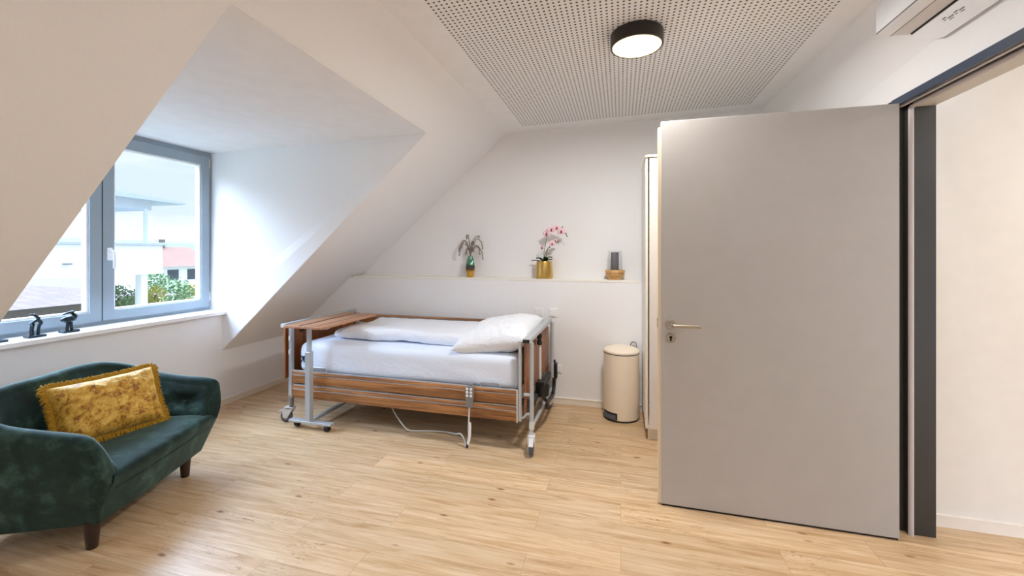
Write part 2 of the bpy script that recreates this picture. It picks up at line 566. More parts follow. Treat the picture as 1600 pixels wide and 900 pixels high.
# back wall, lower part projecting as the ledge, upper part set back
w = MB()
w.slab([(XL - 0.05, YB, 0), (1.5, YB, 0), (1.5, YB, 1.205), (-2.98, YB, 1.205), (XL - 0.05, YB, ZK - 0.04)], (0, 0.35, 0))
w.slab([(-3.05, YU, 1.15), (1.5, YU, 1.15), (1.5, YU, 2.87), (XS, YU, ZS + 0.05), (-1.3, YU, ZS)], (0, 0.15, 0))
struct(w.build('wall_back', 'wall'), 'white back wall set back above a narrow ledge', 'wall')
w = MB()
w.box(-2.93, 0.185, YB - 0.003, YU + 0.01, 1.203, 1.226)
struct(w.build('trim_1', 'ledge', bevel=0.003), 'cream ledge board along the back wall above the bed', 'ledge')

# ceiling with perforated field
w = MB()
y0, y1 = YN, YU + 0.1
w.slab([(XS - 0.02, y0, zc(XS)), (1.5, y0, zc(1.5)), (1.5, y1, zc(1.5)), (XS - 0.02, y1, zc(XS))], (0, 0, 0.1))
struct(w.build('ceiling', 'ceil'), 'plain white ceiling border around the perforated board', 'ceiling')
w = MB()
px0, px1, py1 = -0.963 , 1.11, 4.044
P_ = 0.0292
px0 = round(px0 / P_) * P_; px1 = round(px1 / P_) * P_; py1 = round(py1 / P_) * P_
e = 0.0015
w.slab([(px0, YN + 0.05, zc(px0) - e), (px1, YN + 0.05, zc(px1) - e), (px1, py1, zc(px1) - e), (px0, py1, zc(px0) - e)], (0, 0, 0.003))
struct(w.build('ceiling_panel', 'perf'), 'white acoustic ceiling board with rows of small round holes', 'ceiling')

# right wall with the doorway
DY0, DY1, DZ = 1.42, 2.645, 2.272            # opening
ZT = 2.312                                   # top of the frame
xt_far, xt_near = 1.24, 1.31
w = MB()
w.slab([(XR, DY1 + 0.05, 0), (XR, YU + 0.1, 0), (XR, YU + 0.1, ZT), (XR, DY1 + 0.05, ZT)], (0.17, 0, 0))
w.slab([(XR, YN, 0), (XR, DY0 - 0.05, 0), (XR, DY0 - 0.05, ZT), (XR, YN, ZT)], (0.17, 0, 0))
w.slab([(XR, YN, ZT), (XR, YU + 0.1, ZT), (xt_far, YU + 0.1, 2.84), (xt_near + 0.05, YN, 2.84)], (0.17, 0, 0.02))
struct(w.build('wall_right', 'wall'), 'white wall above and beside the open doorway', 'wall')

w = MB().slab([(XL - 0.2, YN, 0), (XR + 0.1, YN, 0), (XR + 0.1, YN, 2.85), (XS, YN, 2.85), (XL - 0.2, YN, ZK)], (0, -0.12, 0))
struct(w.build('wall_rear', 'wall'), 'white wall behind the viewpoint, out of the picture', 'wall')

# door frame
fr = MB()
fr.box(XR - 0.004, XR + 0.17, DY1 + 0.02, DY1 + 0.06, 0, ZT)          # outer jamb, hinge side
fr.box(XR + 0.052, XR + 0.175, DY1 - 0.005, DY1 + 0.03, 0, DZ)        # stop
fr.box(XR - 0.004, XR + 0.17, DY0 - 0.06, DY0, 0, ZT)
dj = struct(fr.build('trim_2', 'darkframe', bevel=0.002), 'dark bronze door frame with pale seal around the doorway', 'door frame')
MB().box(XR - 0.010, XR + 0.004, DY0 - 0.06, DY1 + 0.015, DZ, ZT).build('header_face', 'darkface', dj, 0.002)
MB().box(XR + 0.004, XR + 0.05, DY0, DY1 + 0.02, DZ + 0.006, ZT).build('header_rebate', 'darkface', dj)
MB().box(XR + 0.078, XR + 0.175, DY0, DY1, DZ - 0.006, ZT).build('header_lining', 'soffit', dj)
MB().box(XR + 0.018, XR + 0.030, DY0, DY1, DZ - 0.002, DZ + 0.02).build('header_strip', 'seal', dj)
s = MB()
s.tube([(XR + 0.062, DY1 - 0.012, 0.0), (XR + 0.062, DY1 - 0.012, DZ - 0.01), ], 0.012, 8)
s.tube([(XR + 0.064, DY1 - 0.012, DZ - 0.006), (XR + 0.064, DY0, DZ - 0.006)], 0.012, 8)
s.build('rubber_seal', 'seal', dj)
for k in range(5):
    MB().lathe([(0, -0.002), (0.007, -0.002), (0.007, 0.004)], (XR + 0.026, DY1 + 0.02, 2.05 - 0.041 * k), 12, 'Y').build('hinge_hole', 'black', dj)

# door leaf, open at a right angle into the room
d1 = thing('door_1', 'wide greige room door standing open with steel lever handle', 'door', (1.395, 2.585, 0))
struct(d1)
MB().box(-1.165, 0.0, -0.02, 0.02, 0.012, 2.268).build('leaf', 'doorleaf', d1, 0.002)
MB().box(-1.181, -1.164, -0.014, 0.022, 0.012, 2.235).build('leaf_edge', 'dooredge', d1, 0.001)
MB().box(-1.16, -0.004, -0.016, 0.016, 0.001, 0.013).build('bottom_seal', 'black', d1)
MB().box(-1.186, -1.18, -0.008, 0.012, 1.05, 1.105).build('latch_plate', 'steel', d1)
h = MB().lathe([(0, -0.031), (0.026, -0.031), (0.028, -0.028), (0.028, -0.02)], (-1.112, 0, 1.073), 28, 'Y').build('handle_rosette', 'steel', d1)
hb = MB()
hb.tube(spline([(-1.112, -0.03, 1.073), (-1.112, -0.066, 1.073), (-1.104, -0.080, 1.073), (-1.088, -0.082, 1.073), (-0.96, -0.082, 1.073)], 6), 0.0098, 14)
hb.build('door_handle', 'steel', d1)
kr = MB().lathe([(0, -0.029), (0.025, -0.029), (0.027, -0.026), (0.027, -0.02)], (-1.112, 0, 0.992), 28, 'Y').build('keyhole_rosette', 'steel', d1)
kh = MB()
kh.lathe([(0, -0.0305), (0.0085, -0.0305), (0.0085, -0.028)], (-1.112, 0, 0.998), 16, 'Y')
kh.box(-1.117, -1.107, -0.0305, -0.028, 0.976, 0.995)
kh.build('keyhole', 'black', kr)

# hallway beyond
HY = 2.768
w = MB()
w.slab([(1.595, HY, 0), (4.2, HY, 0), (4.2, HY, 2.6), (1.595, HY, 2.6)], (0, 0.12, 0))
struct(w.build('wall_hall', 'hallwall'), 'cream hallway wall seen through the doorway', 'wall')
w = MB()
w.slab([(4.0, -1.5, 0), (4.0, HY, 0), (4.0, HY, 2.6), (4.0, -1.5, 2.6)], (0.12, 0, 0))
struct(w.build('wall_hall_end', 'wall'), 'hallway end wall out of sight past the doorway', 'wall')
w = MB().box(1.59, 4.1, -1.5, HY + 0.1, 2.55, 2.65)
struct(w.build('ceiling_hall', 'ceil'), 'white hallway ceiling past the doorway', 'ceiling')

def skirting(name, a, b, h, n, label):
    a = Vector(a); b = Vector(b); n = Vector(n).normalized()
    w = MB()
    z = Vector((0, 0, 1))
    prof = [(0.0, 0.0), (0.012, 0.0), (0.012, h - 0.010), (0.016, h - 0.009), (0.016, h - 0.002), (0.013, h), (0.0, h)]
    w.slab([a + n * p + z * q for p, q in prof], b - a)
    return struct(w.build(name, 'base'), label, 'baseboard')
skirting('baseboard_back', (XL, YB, 0), (0.19, YB, 0), 0.062, (0, -1, 0), 'white baseboard along the back wall behind the bed and bin')
skirting('baseboard_left', (XL, YN, 0), (XL, YB, 0), 0.062, (1, 0, 0), 'white baseboard along the low wall under the window')
skirting('baseboard_hall', (1.60, HY, 0), (4.0, HY, 0), 0.068, (0, -1, 0), 'white baseboard along the hallway wall')

# window sill
w = MB().box(XW - 0.02, -3.70, 1.36, 3.136, SILL - 0.035, SILL)
struct(w.build('trim_3', 'sill', bevel=0.006), 'white window sill board under the grey window', 'window sill')

# window
wn = thing('window_1', 'blue grey two sash window in the dormer', 'window', (0, 0, 0))
struct(wn)
Y0, Y1, YM, Z0, Z1 = 1.395, 3.183, 2.285, SILL - 0.002, ZD + 0.004
f = MB().ring(XW - 0.09, XW - 0.012, Y0, Y1, Z0, Z1, 0.05, 0.05, 0.06, 0.075)
f.build('window_frame', 'winframe', wn, 0.003)
def sash(ya, yb):
    s = MB()
    za, zb = Z0 + 0.028, Z1 - 0.052
    fw = 0.078
    s.ring(XW - 0.06, XW + 0.012, ya, yb, za, zb, fw, fw, fw, fw + 0.01)
    o = s.build('sash', 'winframe', wn, 0.004)
    b = MB()
    i0, i1, j0, j1 = ya + fw - 0.002, yb - fw + 0.002, za + fw - 0.002, zb - fw - 0.008
    b.ring(XW - 0.055, XW - 0.004, i0, i1, j0, j1, 0.016, 0.016, 0.016, 0.016)
    b.build('glazing_bead', 'sill', o, 0.002)
    MB().box(XW - 0.034, XW - 0.030, i0, i1, j0, j1).build('pane', 'glass', o)
    return o
s1 = sash(Y0 + 0.035, YM - 0.002)
s2 = sash(YM + 0.002, Y1 - 0.028)
g = MB().box(XW - 0.02, XW + 0.0135, YM - 0.003, YM + 0.003, Z0 + 0.03, Z1 - 0.055)
g.build('meeting_gasket', 'gasket', wn)
hm = MB()
hm.box(XW + 0.010, XW + 0.022, YM + 0.028, YM + 0.062, 1.43, 1.53)
hm.tube(spline([(XW + 0.02, YM + 0.045, 1.50), (XW + 0.055, YM + 0.045, 1.50), (XW + 0.062, YM + 0.047, 1.485), (XW + 0.062, YM + 0.05, 1.44), (XW + 0.058, YM + 0.052, 1.365)], 5), 0.0105, 10)
hm.build('window_handle', 'whiteplastic', wn, 0.002)
for z in (Z0 + 0.09, Z1 - 0.16):
    MB().tube([(XW + 0.006, Y1 - 0.027, z), (XW + 0.006, Y1 - 0.027, z + 0.085)], 0.009, 10).build('hinge', 'paleplastic', wn)

w = MB().box(XW - 0.02, -3.70, R0_, R1_, SILL - 0.035, SILL)
struct(w.build('trim_4', 'sill', bevel=0.006), 'white sill board of the unseen second dormer', 'window sill')
wn = thing('window_2', 'second dormer window behind the viewpoint, out of the picture', 'window', (0, 0, 0))  # unseen window, added to let daylight in from behind
struct(wn)
MB().ring(XW - 0.09, XW - 0.012, R0_, R1_, Z0, Z1, 0.05, 0.05, 0.06, 0.075).build('window_frame', 'winframe', wn, 0.003)
sash(R0_ + 0.03, (R0_ + R1_) / 2 - 0.002); sash((R0_ + R1_) / 2 + 0.002, R1_ - 0.03)

# ------------------------------------------------------------------ ceiling lamp
LAMP = 20
lamp = thing('ceiling_lamp', 'round black drum ceiling lamp with glowing warm diffuser', 'lamp', (0.09, 2.52, zc(0.09) - 0.003))
MB().lathe([(0, 0.0), (0.146, 0.0), (0.15, -0.004), (0.15, -0.075), (0.142, -0.079), (0.138, -0.072)], seg=56).build('housing', 'lampblack', lamp)
MB().lathe([(0, -0.082), (0.12, -0.081), (0.138, -0.077), (0.139, -0.072)], seg=56).build('diffuser', 'lampglow', lamp)
ld = bpy.data.lights.new('ceiling_lamp_light', 'AREA'); ld.shape = 'DISK'; ld.size = 0.26; ld.energy = LAMP; ld.color = (1.0, 0.98, 0.96)
lo = bpy.data.objects.new('ceiling_lamp_light', ld); COL.objects.link(lo); lo.parent = lamp; lo.location = (0, 0, -0.09)

l2 = thing('ceiling_lamp', 'added unseen copy of the black drum lamp behind the viewpoint', 'lamp', (0.09, -0.6, zc(0.09) - 0.003))  # unseen lamp copy, added to fill the room from behind
for ch_ in list(lamp.children):
    c2 = ch_.copy(); COL.objects.link(c2); c2.parent = l2
    if c2.type == 'LIGHT':
        c2.data = c2.data.copy(); c2.data.energy = 5
hl = thing('ceiling_lamp', 'round hallway fill lamp added out of sight past the doorway', 'lamp', (2.7, 1.6, 2.55))  # unseen fixture, added to light the hallway
MB().lathe([(0, -0.05), (0.17, -0.05), (0.18, -0.04), (0.18, 0.0)], seg=40).build('diffuser', 'hallfill', hl)
ld = bpy.data.lights.new('hall_fill_light', 'AREA'); ld.shape = 'DISK'; ld.size = 0.34; ld.energy = 7.5; ld.color = (1.0, 0.98, 0.95)
lo = bpy.data.objects.new('hall_fill_light', ld); COL.objects.link(lo); lo.parent = hl; lo.location = (0, 0, -0.06)

# ------------------------------------------------------------------ air conditioner
ac = thing('air_conditioner', 'white wall mounted air conditioner above the doorway', 'air conditioner', (0, 0, 0))
ya, yb = 1.45, 2.375
def prism_y(pts, y0, y1):
    return MB().slab([(x, y0, z) for x, z in pts], (0, y1 - y0, 0))
prism_y([(1.205, 2.775), (1.195, 2.70), (1.195, 2.556), (1.215, 2.552), (1.30, 2.56), (1.35, 2.56), (1.335, 2.775)], ya, yb).build('body', 'aircon', ac, 0.006)
prism_y([(1.198, 2.549), (1.250, 2.534), (1.252, 2.540), (1.204, 2.556)], ya + 0.012, yb - 0.006).build('front_flap', 'aircon', ac, 0.001)
prism_y([(1.196, 2.5545), (1.206, 2.5505), (1.21, 2.557)], ya, yb + 0.0005).build('panel_seam', 'aircongrey', ac)
prism_y([(1.254, 2.5335), (1.322, 2.530), (1.33, 2.562), (1.256, 2.5415)], ya + 0.012, yb - 0.01).build('louver', 'airconflap', ac, 0.001)
prism_y([(1.2505, 2.534), (1.2535, 2.5335), (1.2535, 2.545), (1.2505, 2.545)], ya + 0.012, yb - 0.006).build('flap_gap', 'aircongrey', ac)
prism_y([(1.323, 2.528), (1.329, 2.524), (1.331, 2.545), (1.324, 2.545)], ya + 0.012, yb - 0.02).build('outlet_slot', 'black', ac)
lowr = MB()
rows = []
for i in range(13):
    t = i / 12
    y = yb - 0.01 - 0.16 * t
    x2 = 1.34 + 0.045 * math.sin(min(1, t * 1.2) * PI / 2)
    z2 = 2.510 - 0.058 * math.sin(min(1, t * 1.2) * PI / 2)
    rows.append([(1.330, y, 2.523), (x2, y, z2), (1.385, y, 2.56), (1.330, y, 2.56)])
rows.append([(1.330, ya, 2.523), (1.385, ya, 2.452), (1.385, ya, 2.56), (1.330, ya, 2.56)])
lowr.grid(rows, closed_u=True, smooth=False)
lowr.build('rear_casing', 'aircon', ac)
lg = MB()
for k, (dy, l, dx) in enumerate(((0, 0.018, 0.0), (0.022, 0.03, 0.006), (0.058, 0.02, 0.003), (0.082, 0.026, 0.006))):
    y = 2.19 - dy
    for x_, w_, l_ in ((1.343 + dx, 0.003, l), (1.349 + dx, 0.002, l - 0.008)):
        zf = lambda q: 2.523 - 1.285 * (q - 1.33) - 0.0006
        lg.slab([(x_, y, zf(x_)), (x_ + w_, y, zf(x_ + w_)), (x_ + w_, y - l_, zf(x_ + w_)), (x_, y - l_, zf(x_))], (-0.0008, 0, -0.0006))
lg.build('logo_mark', 'aircongrey', ac)

# ------------------------------------------------------------------ wardrobe
wd = thing('wardrobe', 'tall white wardrobe half hidden behind the open door', 'wardrobe', (0.19, 3.42, 0))
c = MB()
c.box(0.0, 0.018, 0.0, 0.60, 0.095, 2.245)
c.box(0.97, 0.988, 0.0, 0.60, 0.095, 2.245)
c.box(0.018, 0.97, 0.58, 0.60, 0.095, 2.245)
c.box(0.018, 0.97, 0.0, 0.60, 0.095, 0.115)
c.build('carcass', 'wardrobe', wd, 0.001)
MB().box(-0.004, 0.992, -0.022, 0.605, 2.245, 2.264).build('top_panel', 'wardrobeedge', wd, 0.001)
MB().box(0.0, 0.018, -0.0025, 0.0, 0.095, 2.245).build('edge_band', 'wardrobeedge', wd)
MB().box(0.02, 0.97, 0.03, 0.05, 0.0, 0.095).build('plinth', 'wardrobeedge', wd)
MB().box(0.028, 0.492, -0.020, -0.003, 0.10, 2.236).build('door', 'wardrobedoor', wd, 0.001)
MB().box(0.496, 0.966, -0.020, -0.003, 0.10, 2.238).build('door', 'wardrobedoor', wd, 0.001)

# ------------------------------------------------------------------ pedal bin
bn = thing('pedal_bin', 'cream cylindrical pedal bin with domed lid beside wardrobe', 'bin', (0.004, 3.862, 0))
R = 0.157
MB().lathe([(0, 0.012), (R, 0.012), (R, 0.585), (R - 0.004, 0.588)], seg=56).build('body', 'binpaint', bn)
MB().lathe([(0, 0.0), (R + 0.002, 0.0), (R + 0.003, 0.006), (R + 0.002, 0.014), (R - 0.01, 0.014)], seg=56).build('base_ring', 'black', bn)
MB().lathe([(R - 0.003, 0.586), (R + 0.002, 0.586), (R + 0.002, 0.592), (R - 0.003, 0.592)], seg=56).build('lid_gasket', 'darkrubber', bn)
prof = [(R + 0.001, 0.592), (R + 0.003, 0.598), (R + 0.001, 0.607)] + [(R * math.cos(a), 0.607 + 0.032 * math.sin(a)) for a in [i * PI / 16 for i in range(1, 8)]] + [(0, 0.639)]
MB().lathe(prof, seg=56).build('lid', 'binpaint', bn)
hp = MB()
hp.tube(spline([(0.075, 0.135, 0.60), (0.095, 0.142, 0.645), (0.115, 0.14, 0.652), (0.132, 0.125, 0.645), (0.138, 0.105, 0.60)], 6), 0.004, 8)
hp.build('carry_handle', 'darkrubber', bn)
a0 = math.radians(-110 - 22)
pd = MB()
rows = []
for k in range(9):
    a = a0 + math.radians(44) * (k / 8 - 0.5) * 1.35
    rows.append([((R + r) * math.cos(a), (R + r) * math.sin(a), z) for r, z in ((-0.004, 0.018), (0.003, 0.018), (0.003, 0.076), (-0.004, 0.076))])
pd.grid(rows, closed_u=True, smooth=False)
pd.build('pedal_recess', 'black', bn)
pl = MB()
rows = []
for k in range(9):
    a = a0 + math.radians(44) * (k / 8 - 0.5) * 1.15
    rows.append([((R + r) * math.cos(a), (R + r) * math.sin(a), z) for r, z in ((-0.002, 0.040), (0.016, 0.020), (0.018, 0.030), (0.004, 0.060))])
pl.grid(rows, closed_u=True, smooth=False)
pl.build('pedal', 'darkrubber', bn)

# ------------------------------------------------------------------ wall sockets
def plate(name, x, z, wd_, hg, label):
    t = thing(name, label, 'socket', (x, YB, z), 0, None)
    MB().box(-wd_ / 2, wd_ / 2, -0.010, 0.0, -hg / 2, hg / 2).build('cover', 'whiteplastic', t, 0.003)
    MB().box(-wd_ * 0.36, wd_ * 0.36, -0.014, -0.009, -hg * 0.36, hg * 0.36).build('insert', 'whiteplastic', t, 0.002)
    return t
plate('wall_socket', -0.645, 0.895, 0.085, 0.085, 'white wall socket just right of the bed head bar')
plate('wall_socket', -0.795, 0.895, 0.085, 0.085, 'white wall socket behind the pillow, left one of the upper pair')
plate('wall_socket', -0.603, 0.34, 0.08, 0.08, 'low white wall socket behind the black power adapter')
pa = thing('power_adapter', 'black power adapter hanging at the wall beside the bed head', 'adapter', (-0.627, 3.985, 0.335))
MB().box(-0.026, 0.026, -0.03, 0.030, -0.075, 0.075).build('adapter_body', 'black', pa, 0.008)
MB().tube([(0, 0.0, 0.075), (0, 0.0, 0.105)], 0.010, 10).build('strain_relief', 'black', pa)
MB().tube(spline([(0, 0, -0.07), (-0.002, -0.005, -0.14), (-0.015, -0.03, -0.22), (-0.02, -0.045, -0.27)], 6), 0.006, 8).build('lead', 'black', pa)

# ------------------------------------------------------------------ care bed
bed = thing('care_bed', 'walnut and silver adjustable care bed on castors along the back wall', 'bed', (-1.76, 3.46, 0))
BX, BY = -1.76, 3.46
def rel(mb):
    mb.v = [(x - BX, y - BY, z) for x, y, z in mb.v]; return mb
def bpart(mb, name, m, bevel=0.0, parent=None):
    return rel(mb).build(name, m, parent or bed, bevel)
YF, YBK = 2.955, 3.955
# head end
hbr = bpart(MB().box(-0.705, -0.648, YF, YBK, 0.818, 0.850), 'head_rail', 'alu', 0.003)
for y in (YF - 0.003, YBK - 0.001):
    bpart(MB().box(-0.702, -0.651, y, y + 0.004, 0.821, 0.847), 'end_cap', 'black', 0.0, hbr)
for y in (2.99, 3.92):
    bpart(MB().tube([(-0.642, y, 0.20), (-0.642, y, 0.82)], 0.0165, 14), 'post', 'alu')
    bpart(MB().tube([(-0.642, y, 0.125), (-0.642, y, 0.20)], 0.0115, 12).tube([(-0.642, y, 0.175), (-0.642, y, 0.235)], 0.021, 12), 'post_foot', 'paleplastic')
bpart(MB().box(-0.700, -0.684, 2.985, 3.93, 0.40, 0.815), 'headboard', 'bedwoodZ', 0.003)
for y in (2.985, 3.885):
    bpart(MB().box(-0.702, -0.682, y, y + 0.045, 0.275, 0.40), 'headboard_stile', 'bedwoodZ', 0.003)
for y in (2.962, 3.93):
    bpart(MB().box(-0.738, -0.716, y, y + 0.024, 0.235, 0.83), 'guide_track', 'alu', 0.002)
br = MB()
br.tube(spline([(-0.724, 2.975, 0.255), (-0.70, 2.978, 0.262), (-0.68, 2.985, 0.285), (-0.645, 2.99, 0.288)], 5), 0.009, 8)
bpart(br, 'guide_bracket', 'alu')
bpart(MB().tube([(-0.70, 2.985, 0.43), (-0.645, 2.99, 0.43)], 0.013, 8), 'guide_bracket', 'alu')
bpart(MB().tube([(-0.642, 2.99, 0.19), (-0.642, 3.92, 0.19)], 0.014, 12), 'cross_tube', 'alu')
# trapeze sleeve and lifting motor on the head side
bpart(MB().tube([(-0.652, 3.36, 0.42), (-0.652, 3.36, 0.80)], 0.013, 12), 'trapeze_tube', 'paleplastic')
bpart(MB().lathe([(0, 0.725), (0.022, 0.725), (0.022, 0.755), (0.016, 0.758), (0.016, 0.775), (0.021, 0.778), (0.021, 0.815), (0, 0.815)], (-0.655, 3.36, 0), 16), 'tube_collar', 'black')
mt = MB()
mt.lathe([(0, 0.0), (0.045, 0.0), (0.056, 0.012), (0.058, 0.09), (0.05, 0.11), (0, 0.115)], (-0.625, 3.33, 0.31), 20)
mt.box(-0.665, -0.60, 3.27, 3.39, 0.40, 0.44)
bpart(mt, 'lift_motor', 'black', 0.004)
bpart(MB().tube(spline([(-0.625, 3.33, 0.315), (-0.60, 3.40, 0.245), (-0.60, 3.60, 0.20), (-0.61, 3.78, 0.17), (-0.612, 3.85, 0.22), (-0.614, 3.87, 0.30)], 8), 0.016, 10), 'motor_cable', 'black')
# foot end
fbr = bpart(MB().box(-2.885, -2.838, YF, YBK, 0.832, 0.866), 'foot_rail', 'alu', 0.003)
for y in (YF - 0.003, YBK - 0.001):
    bpart(MB().box(-2.884, -2.839, y, y + 0.004, 0.833, 0.865), 'end_cap', 'paleplastic', 0.001, fbr)
for y in (2.985, 3.92):
    bpart(MB().box(-2.818, -2.786, y - 0.016, y + 0.016, 0.23, 0.835), 'post', 'alu', 0.003)
    bpart(MB().tube([(-2.80, y, 0.13), (-2.80, y, 0.24)], 0.019, 12), 'post_foot', 'greyplastic')
bpart(MB().box(-2.852, -2.832, 2.95, 3.945, 0.39, 0.832), 'footboard', 'bedwoodZ', 0.003)
bpart(MB().tube([(-2.80, 2.985, 0.215), (-2.80, 3.92, 0.215)], 0.014, 12), 'cross_tube', 'alu')
for z in (0.60, 0.72):
    bpart(MB().box(-2.812, -2.790, 2.961, 2.970, z, z + 0.04), 'latch', 'paleplastic', 0.002)

def side_board(x0, x1, y, z0, z1, name, flip=1):
    """one long guard board: rounded wooden profile with pale inlay lines"""
    hgt = z1 - z0
    prof = [(0.0, 0.0), (0.016, 0.004), (0.020, 0.02), (0.020, hgt * 0.66), (0.014, hgt * 0.70), (0.014, hgt * 0.74), (0.020, hgt * 0.78), (0.016, hgt * 0.96), (0.008, hgt), (0.0, hgt)]
    b = MB().slab([(x0, y - flip * a, z0 + c_) for a, c_ in prof], (x1 - x0, 0, 0))
    o = bpart(b, name, 'bedwoodX', 0.002)
    ln = MB()
    ln.box(x0 + 0.004, x1 - 0.004, min(y - flip * 0.0178, y - flip * 0.012), max(y - flip * 0.0178, y - flip * 0.012), z0 + hgt * 0.70, z0 + hgt * 0.745)
    ln.box(x0 + 0.004, x1 - 0.004, min(y - flip * 0.011, y), max(y - flip * 0.011, y), z1 - 0.005, z1 + 0.004)
    bpart(ln, 'inlay_strip', 'alu', 0.0, o)
    for xa, xb in ((x1, x1 + 0.010), (x0 - 0.006, x0)):
        bpart(MB().box(xa, xb, y - 0.022, y + 0.002, z0 - 0.002, z1 + 0.004), 'board_end', 'paleplastic', 0.002, o)
    return o
side_board(-2.775, -0.752, 2.978, 0.352, 0.462, 'side_board')
side_board(-2.775, -0.752, 2.978, 0.226, 0.340, 'side_board')
side_board(-2.775, -0.752, 3.935, 0.725, 0.818, 'side_board', 1)
side_board(-2.775, -0.752, 3.935, 0.610, 0.700, 'side_board', 1)
# chassis and mattress platform
ch = MB()
ch.box(-2.70, -0.78, 3.03, 3.07, 0.36, 0.405); ch.box(-2.70, -0.78, 3.84, 3.88, 0.36, 0.405)
for k in range(12):
    x = -2.66 + k * 0.165
    ch.box(x, x + 0.07, 3.02, 3.90, 0.405, 0.425)
ch.box(-2.80, -0.65, 3.14, 3.18, 0.29, 0.33); ch.box(-2.80, -0.65, 3.74, 3.78, 0.29, 0.33)
ch.box(-2.81, -2.77, 2.99, 3.92, 0.30, 0.34); ch.box(-0.69, -0.65, 2.99, 3.92, 0.30, 0.34)
for x in (-2.2, -1.25):
    ch.box(x, x + 0.04, 3.05, 3.86, 0.33, 0.36)
bpart(ch, 'bed_base', 'chassis')
bpart(MB().lathe([(0, 0), (0.035, 0), (0.035, 0.45), (0, 0.45)], (-1.95, 3.46, 0.34), 14, 'X').box(-1.56, -1.36, 3.36, 3.56, 0.27, 0.36), 'back_motor', 'black')
# mattress retaining loops
for x in (-2.60, -1.045):
    bpart(MB().tube(spline([(x, 2.992, 0.43), (x + 0.002, 2.990, 0.484), (x + 0.02, 2.986, 0.496), (x + 0.135, 2.986, 0.496), (x + 0.153, 2.990, 0.484), (x + 0.155, 2.992, 0.43)], 5), 0.006, 8), 'mattress_loop', 'alu')

def castor(x, y, ang, big=True):
    """braked castor: wheel, fork, pedal"""
    r = 0.0515
    ca, sa = math.cos(ang), math.sin(ang)
    def tr(mb):
        mb.v = [(x + px * ca - py * sa, y + px * sa + py * ca, pz) for px, py, pz in mb.v]; return mb
    ox = -0.045
    fork = MB()
    for sy in (-1, 1):
        fork.slab([(ox - 0.02, sy * 0.021, 0.045), (ox + 0.016, sy * 0.021, 0.038), (0.022, sy * 0.021, 0.115), (0.022, sy * 0.021, 0.135), (-0.035, sy * 0.021, 0.135), (ox - 0.03, sy * 0.021, 0.11)], (0, sy * 0.005, 0))
    fork.box(-0.05, 0.024, -0.026, 0.026, 0.118, 0.137)
    fork.tube([(0, 0, 0.13), (0, 0, 0.165)], 0.016, 10)
    o = bpart(tr(fork), 'castor', 'paleplastic', 0.002)
    bpart(tr(MB().lathe([(0, -0.016), (r - 0.010, -0.016), (r, -0.010), (r, 0.010), (r - 0.010, 0.016), (0, 0.016)], (ox, 0, r), 32, 'Y')), 'wheel', 'darkrubber', 0.0, o)
    bpart(tr(MB().lathe([(0, -0.019), (0.028, -0.019), (0.030, -0.016), (0.030, 0.016), (0.028, 0.019), (0, 0.019)], (ox, 0, r), 20, 'Y')), 'hub', 'greyplastic', 0.0, o)
    pdl = MB().slab([(-0.045, -0.018, 0.118), (-0.108, -0.018, 0.088), (-0.112, -0.018, 0.098), (-0.050, -0.018, 0.131)], (0, 0.036, 0))
    pd_ = bpart(tr(pdl), 'brake_pedal', 'paleplastic', 0.003, o)
    return o
castor(-2.80, 2.985, math.radians(8))
castor(-2.80, 3.92, math.radians(20))
castor(-0.642, 2.99, math.radians(98))
castor(-0.642, 3.92, math.radians(60))

# ------------------------------------------------------------------ soft things on the bed
def soft_box(x0, x1, y0, y1, z0, z1, r, nx, ny, nz, fn):
    """rounded box surface sampled on a grid, displaced by fn(p, n)"""
    mb = MB()
    cx, cy, cz = (x0 + x1) / 2, (y0 + y1) / 2, (z0 + z1) / 2
    hx, hy, hz = (x1 - x0) / 2, (y1 - y0) / 2, (z1 - z0) / 2
    def pt(u, v, w_):
        p = Vector((u * hx, v * hy, w_ * hz))
        q = Vector((max(-hx + r, min(hx - r, p.x)), max(-hy + r, min(hy - r, p.y)), max(-hz + r, min(hz - r, p.z))))
        d = p - q
        if d.length > 1e-9:
            n = d.normalized(); p = q + n * r
        else:
            n = Vector((0, 0, 1))
        p = p + Vector((cx, cy, cz))
        return fn(p, n)
    def lin_(n): return [-1 + 2 * i / n for i in range(n + 1)]
    U, V, W = lin_(nx), lin_(ny), lin_(nz)
    for w_ in (-1, 1): mb.grid([[pt(u, v, w_) for v in V] for u in U])
    for v in (-1, 1): mb.grid([[pt(u, v, w_) for w_ in W] for u in U])
    for u in (-1, 1): mb.grid([[pt(u, v, w_) for w_ in W] for v in V])
    return mb

mat = thing('mattress', 'white mattress in a fitted sheet lying on the care bed', 'mattress', (0, 0, 0))
def f_m(p, n):
    d = 0.006 * noise.noise(Vector((p.x * 2.2, p.y * 3, p.z * 6)))
    fold = 0.006 * noise.noise(Vector((p.x * 3 + p.z * 9, p.z * 6, 3.3)))
    if p.z < 0.66 and p.y < 3.1: d += fold
    return p + n * d
soft_box(-2.745, -0.745, 3.0, 3.905, 0.428, 0.70, 0.065, 60, 30, 12, f_m).build('mattress_body', 'sheet', mat, sharp=80)
cx_ = MB()
for a, b_ in (((0, 0), (0.030, 0.052)), ((0.030, 0.0), (0.0, 0.052)), ((0.004, 0.03), (0.04, 0.026))):
    A = Vector((-2.70 + a[0], 2.9925, 0.535 + a[1])); B = Vector((-2.70 + b_[0], 2.9925, 0.535 + b_[1]))
    cx_.tube([A, (A + B) / 2 + Vector((0, -0.001, 0)), B], [0.005, 0.004, 0.006], 6)
cx_.build('sheet_mark', 'navy', mat)

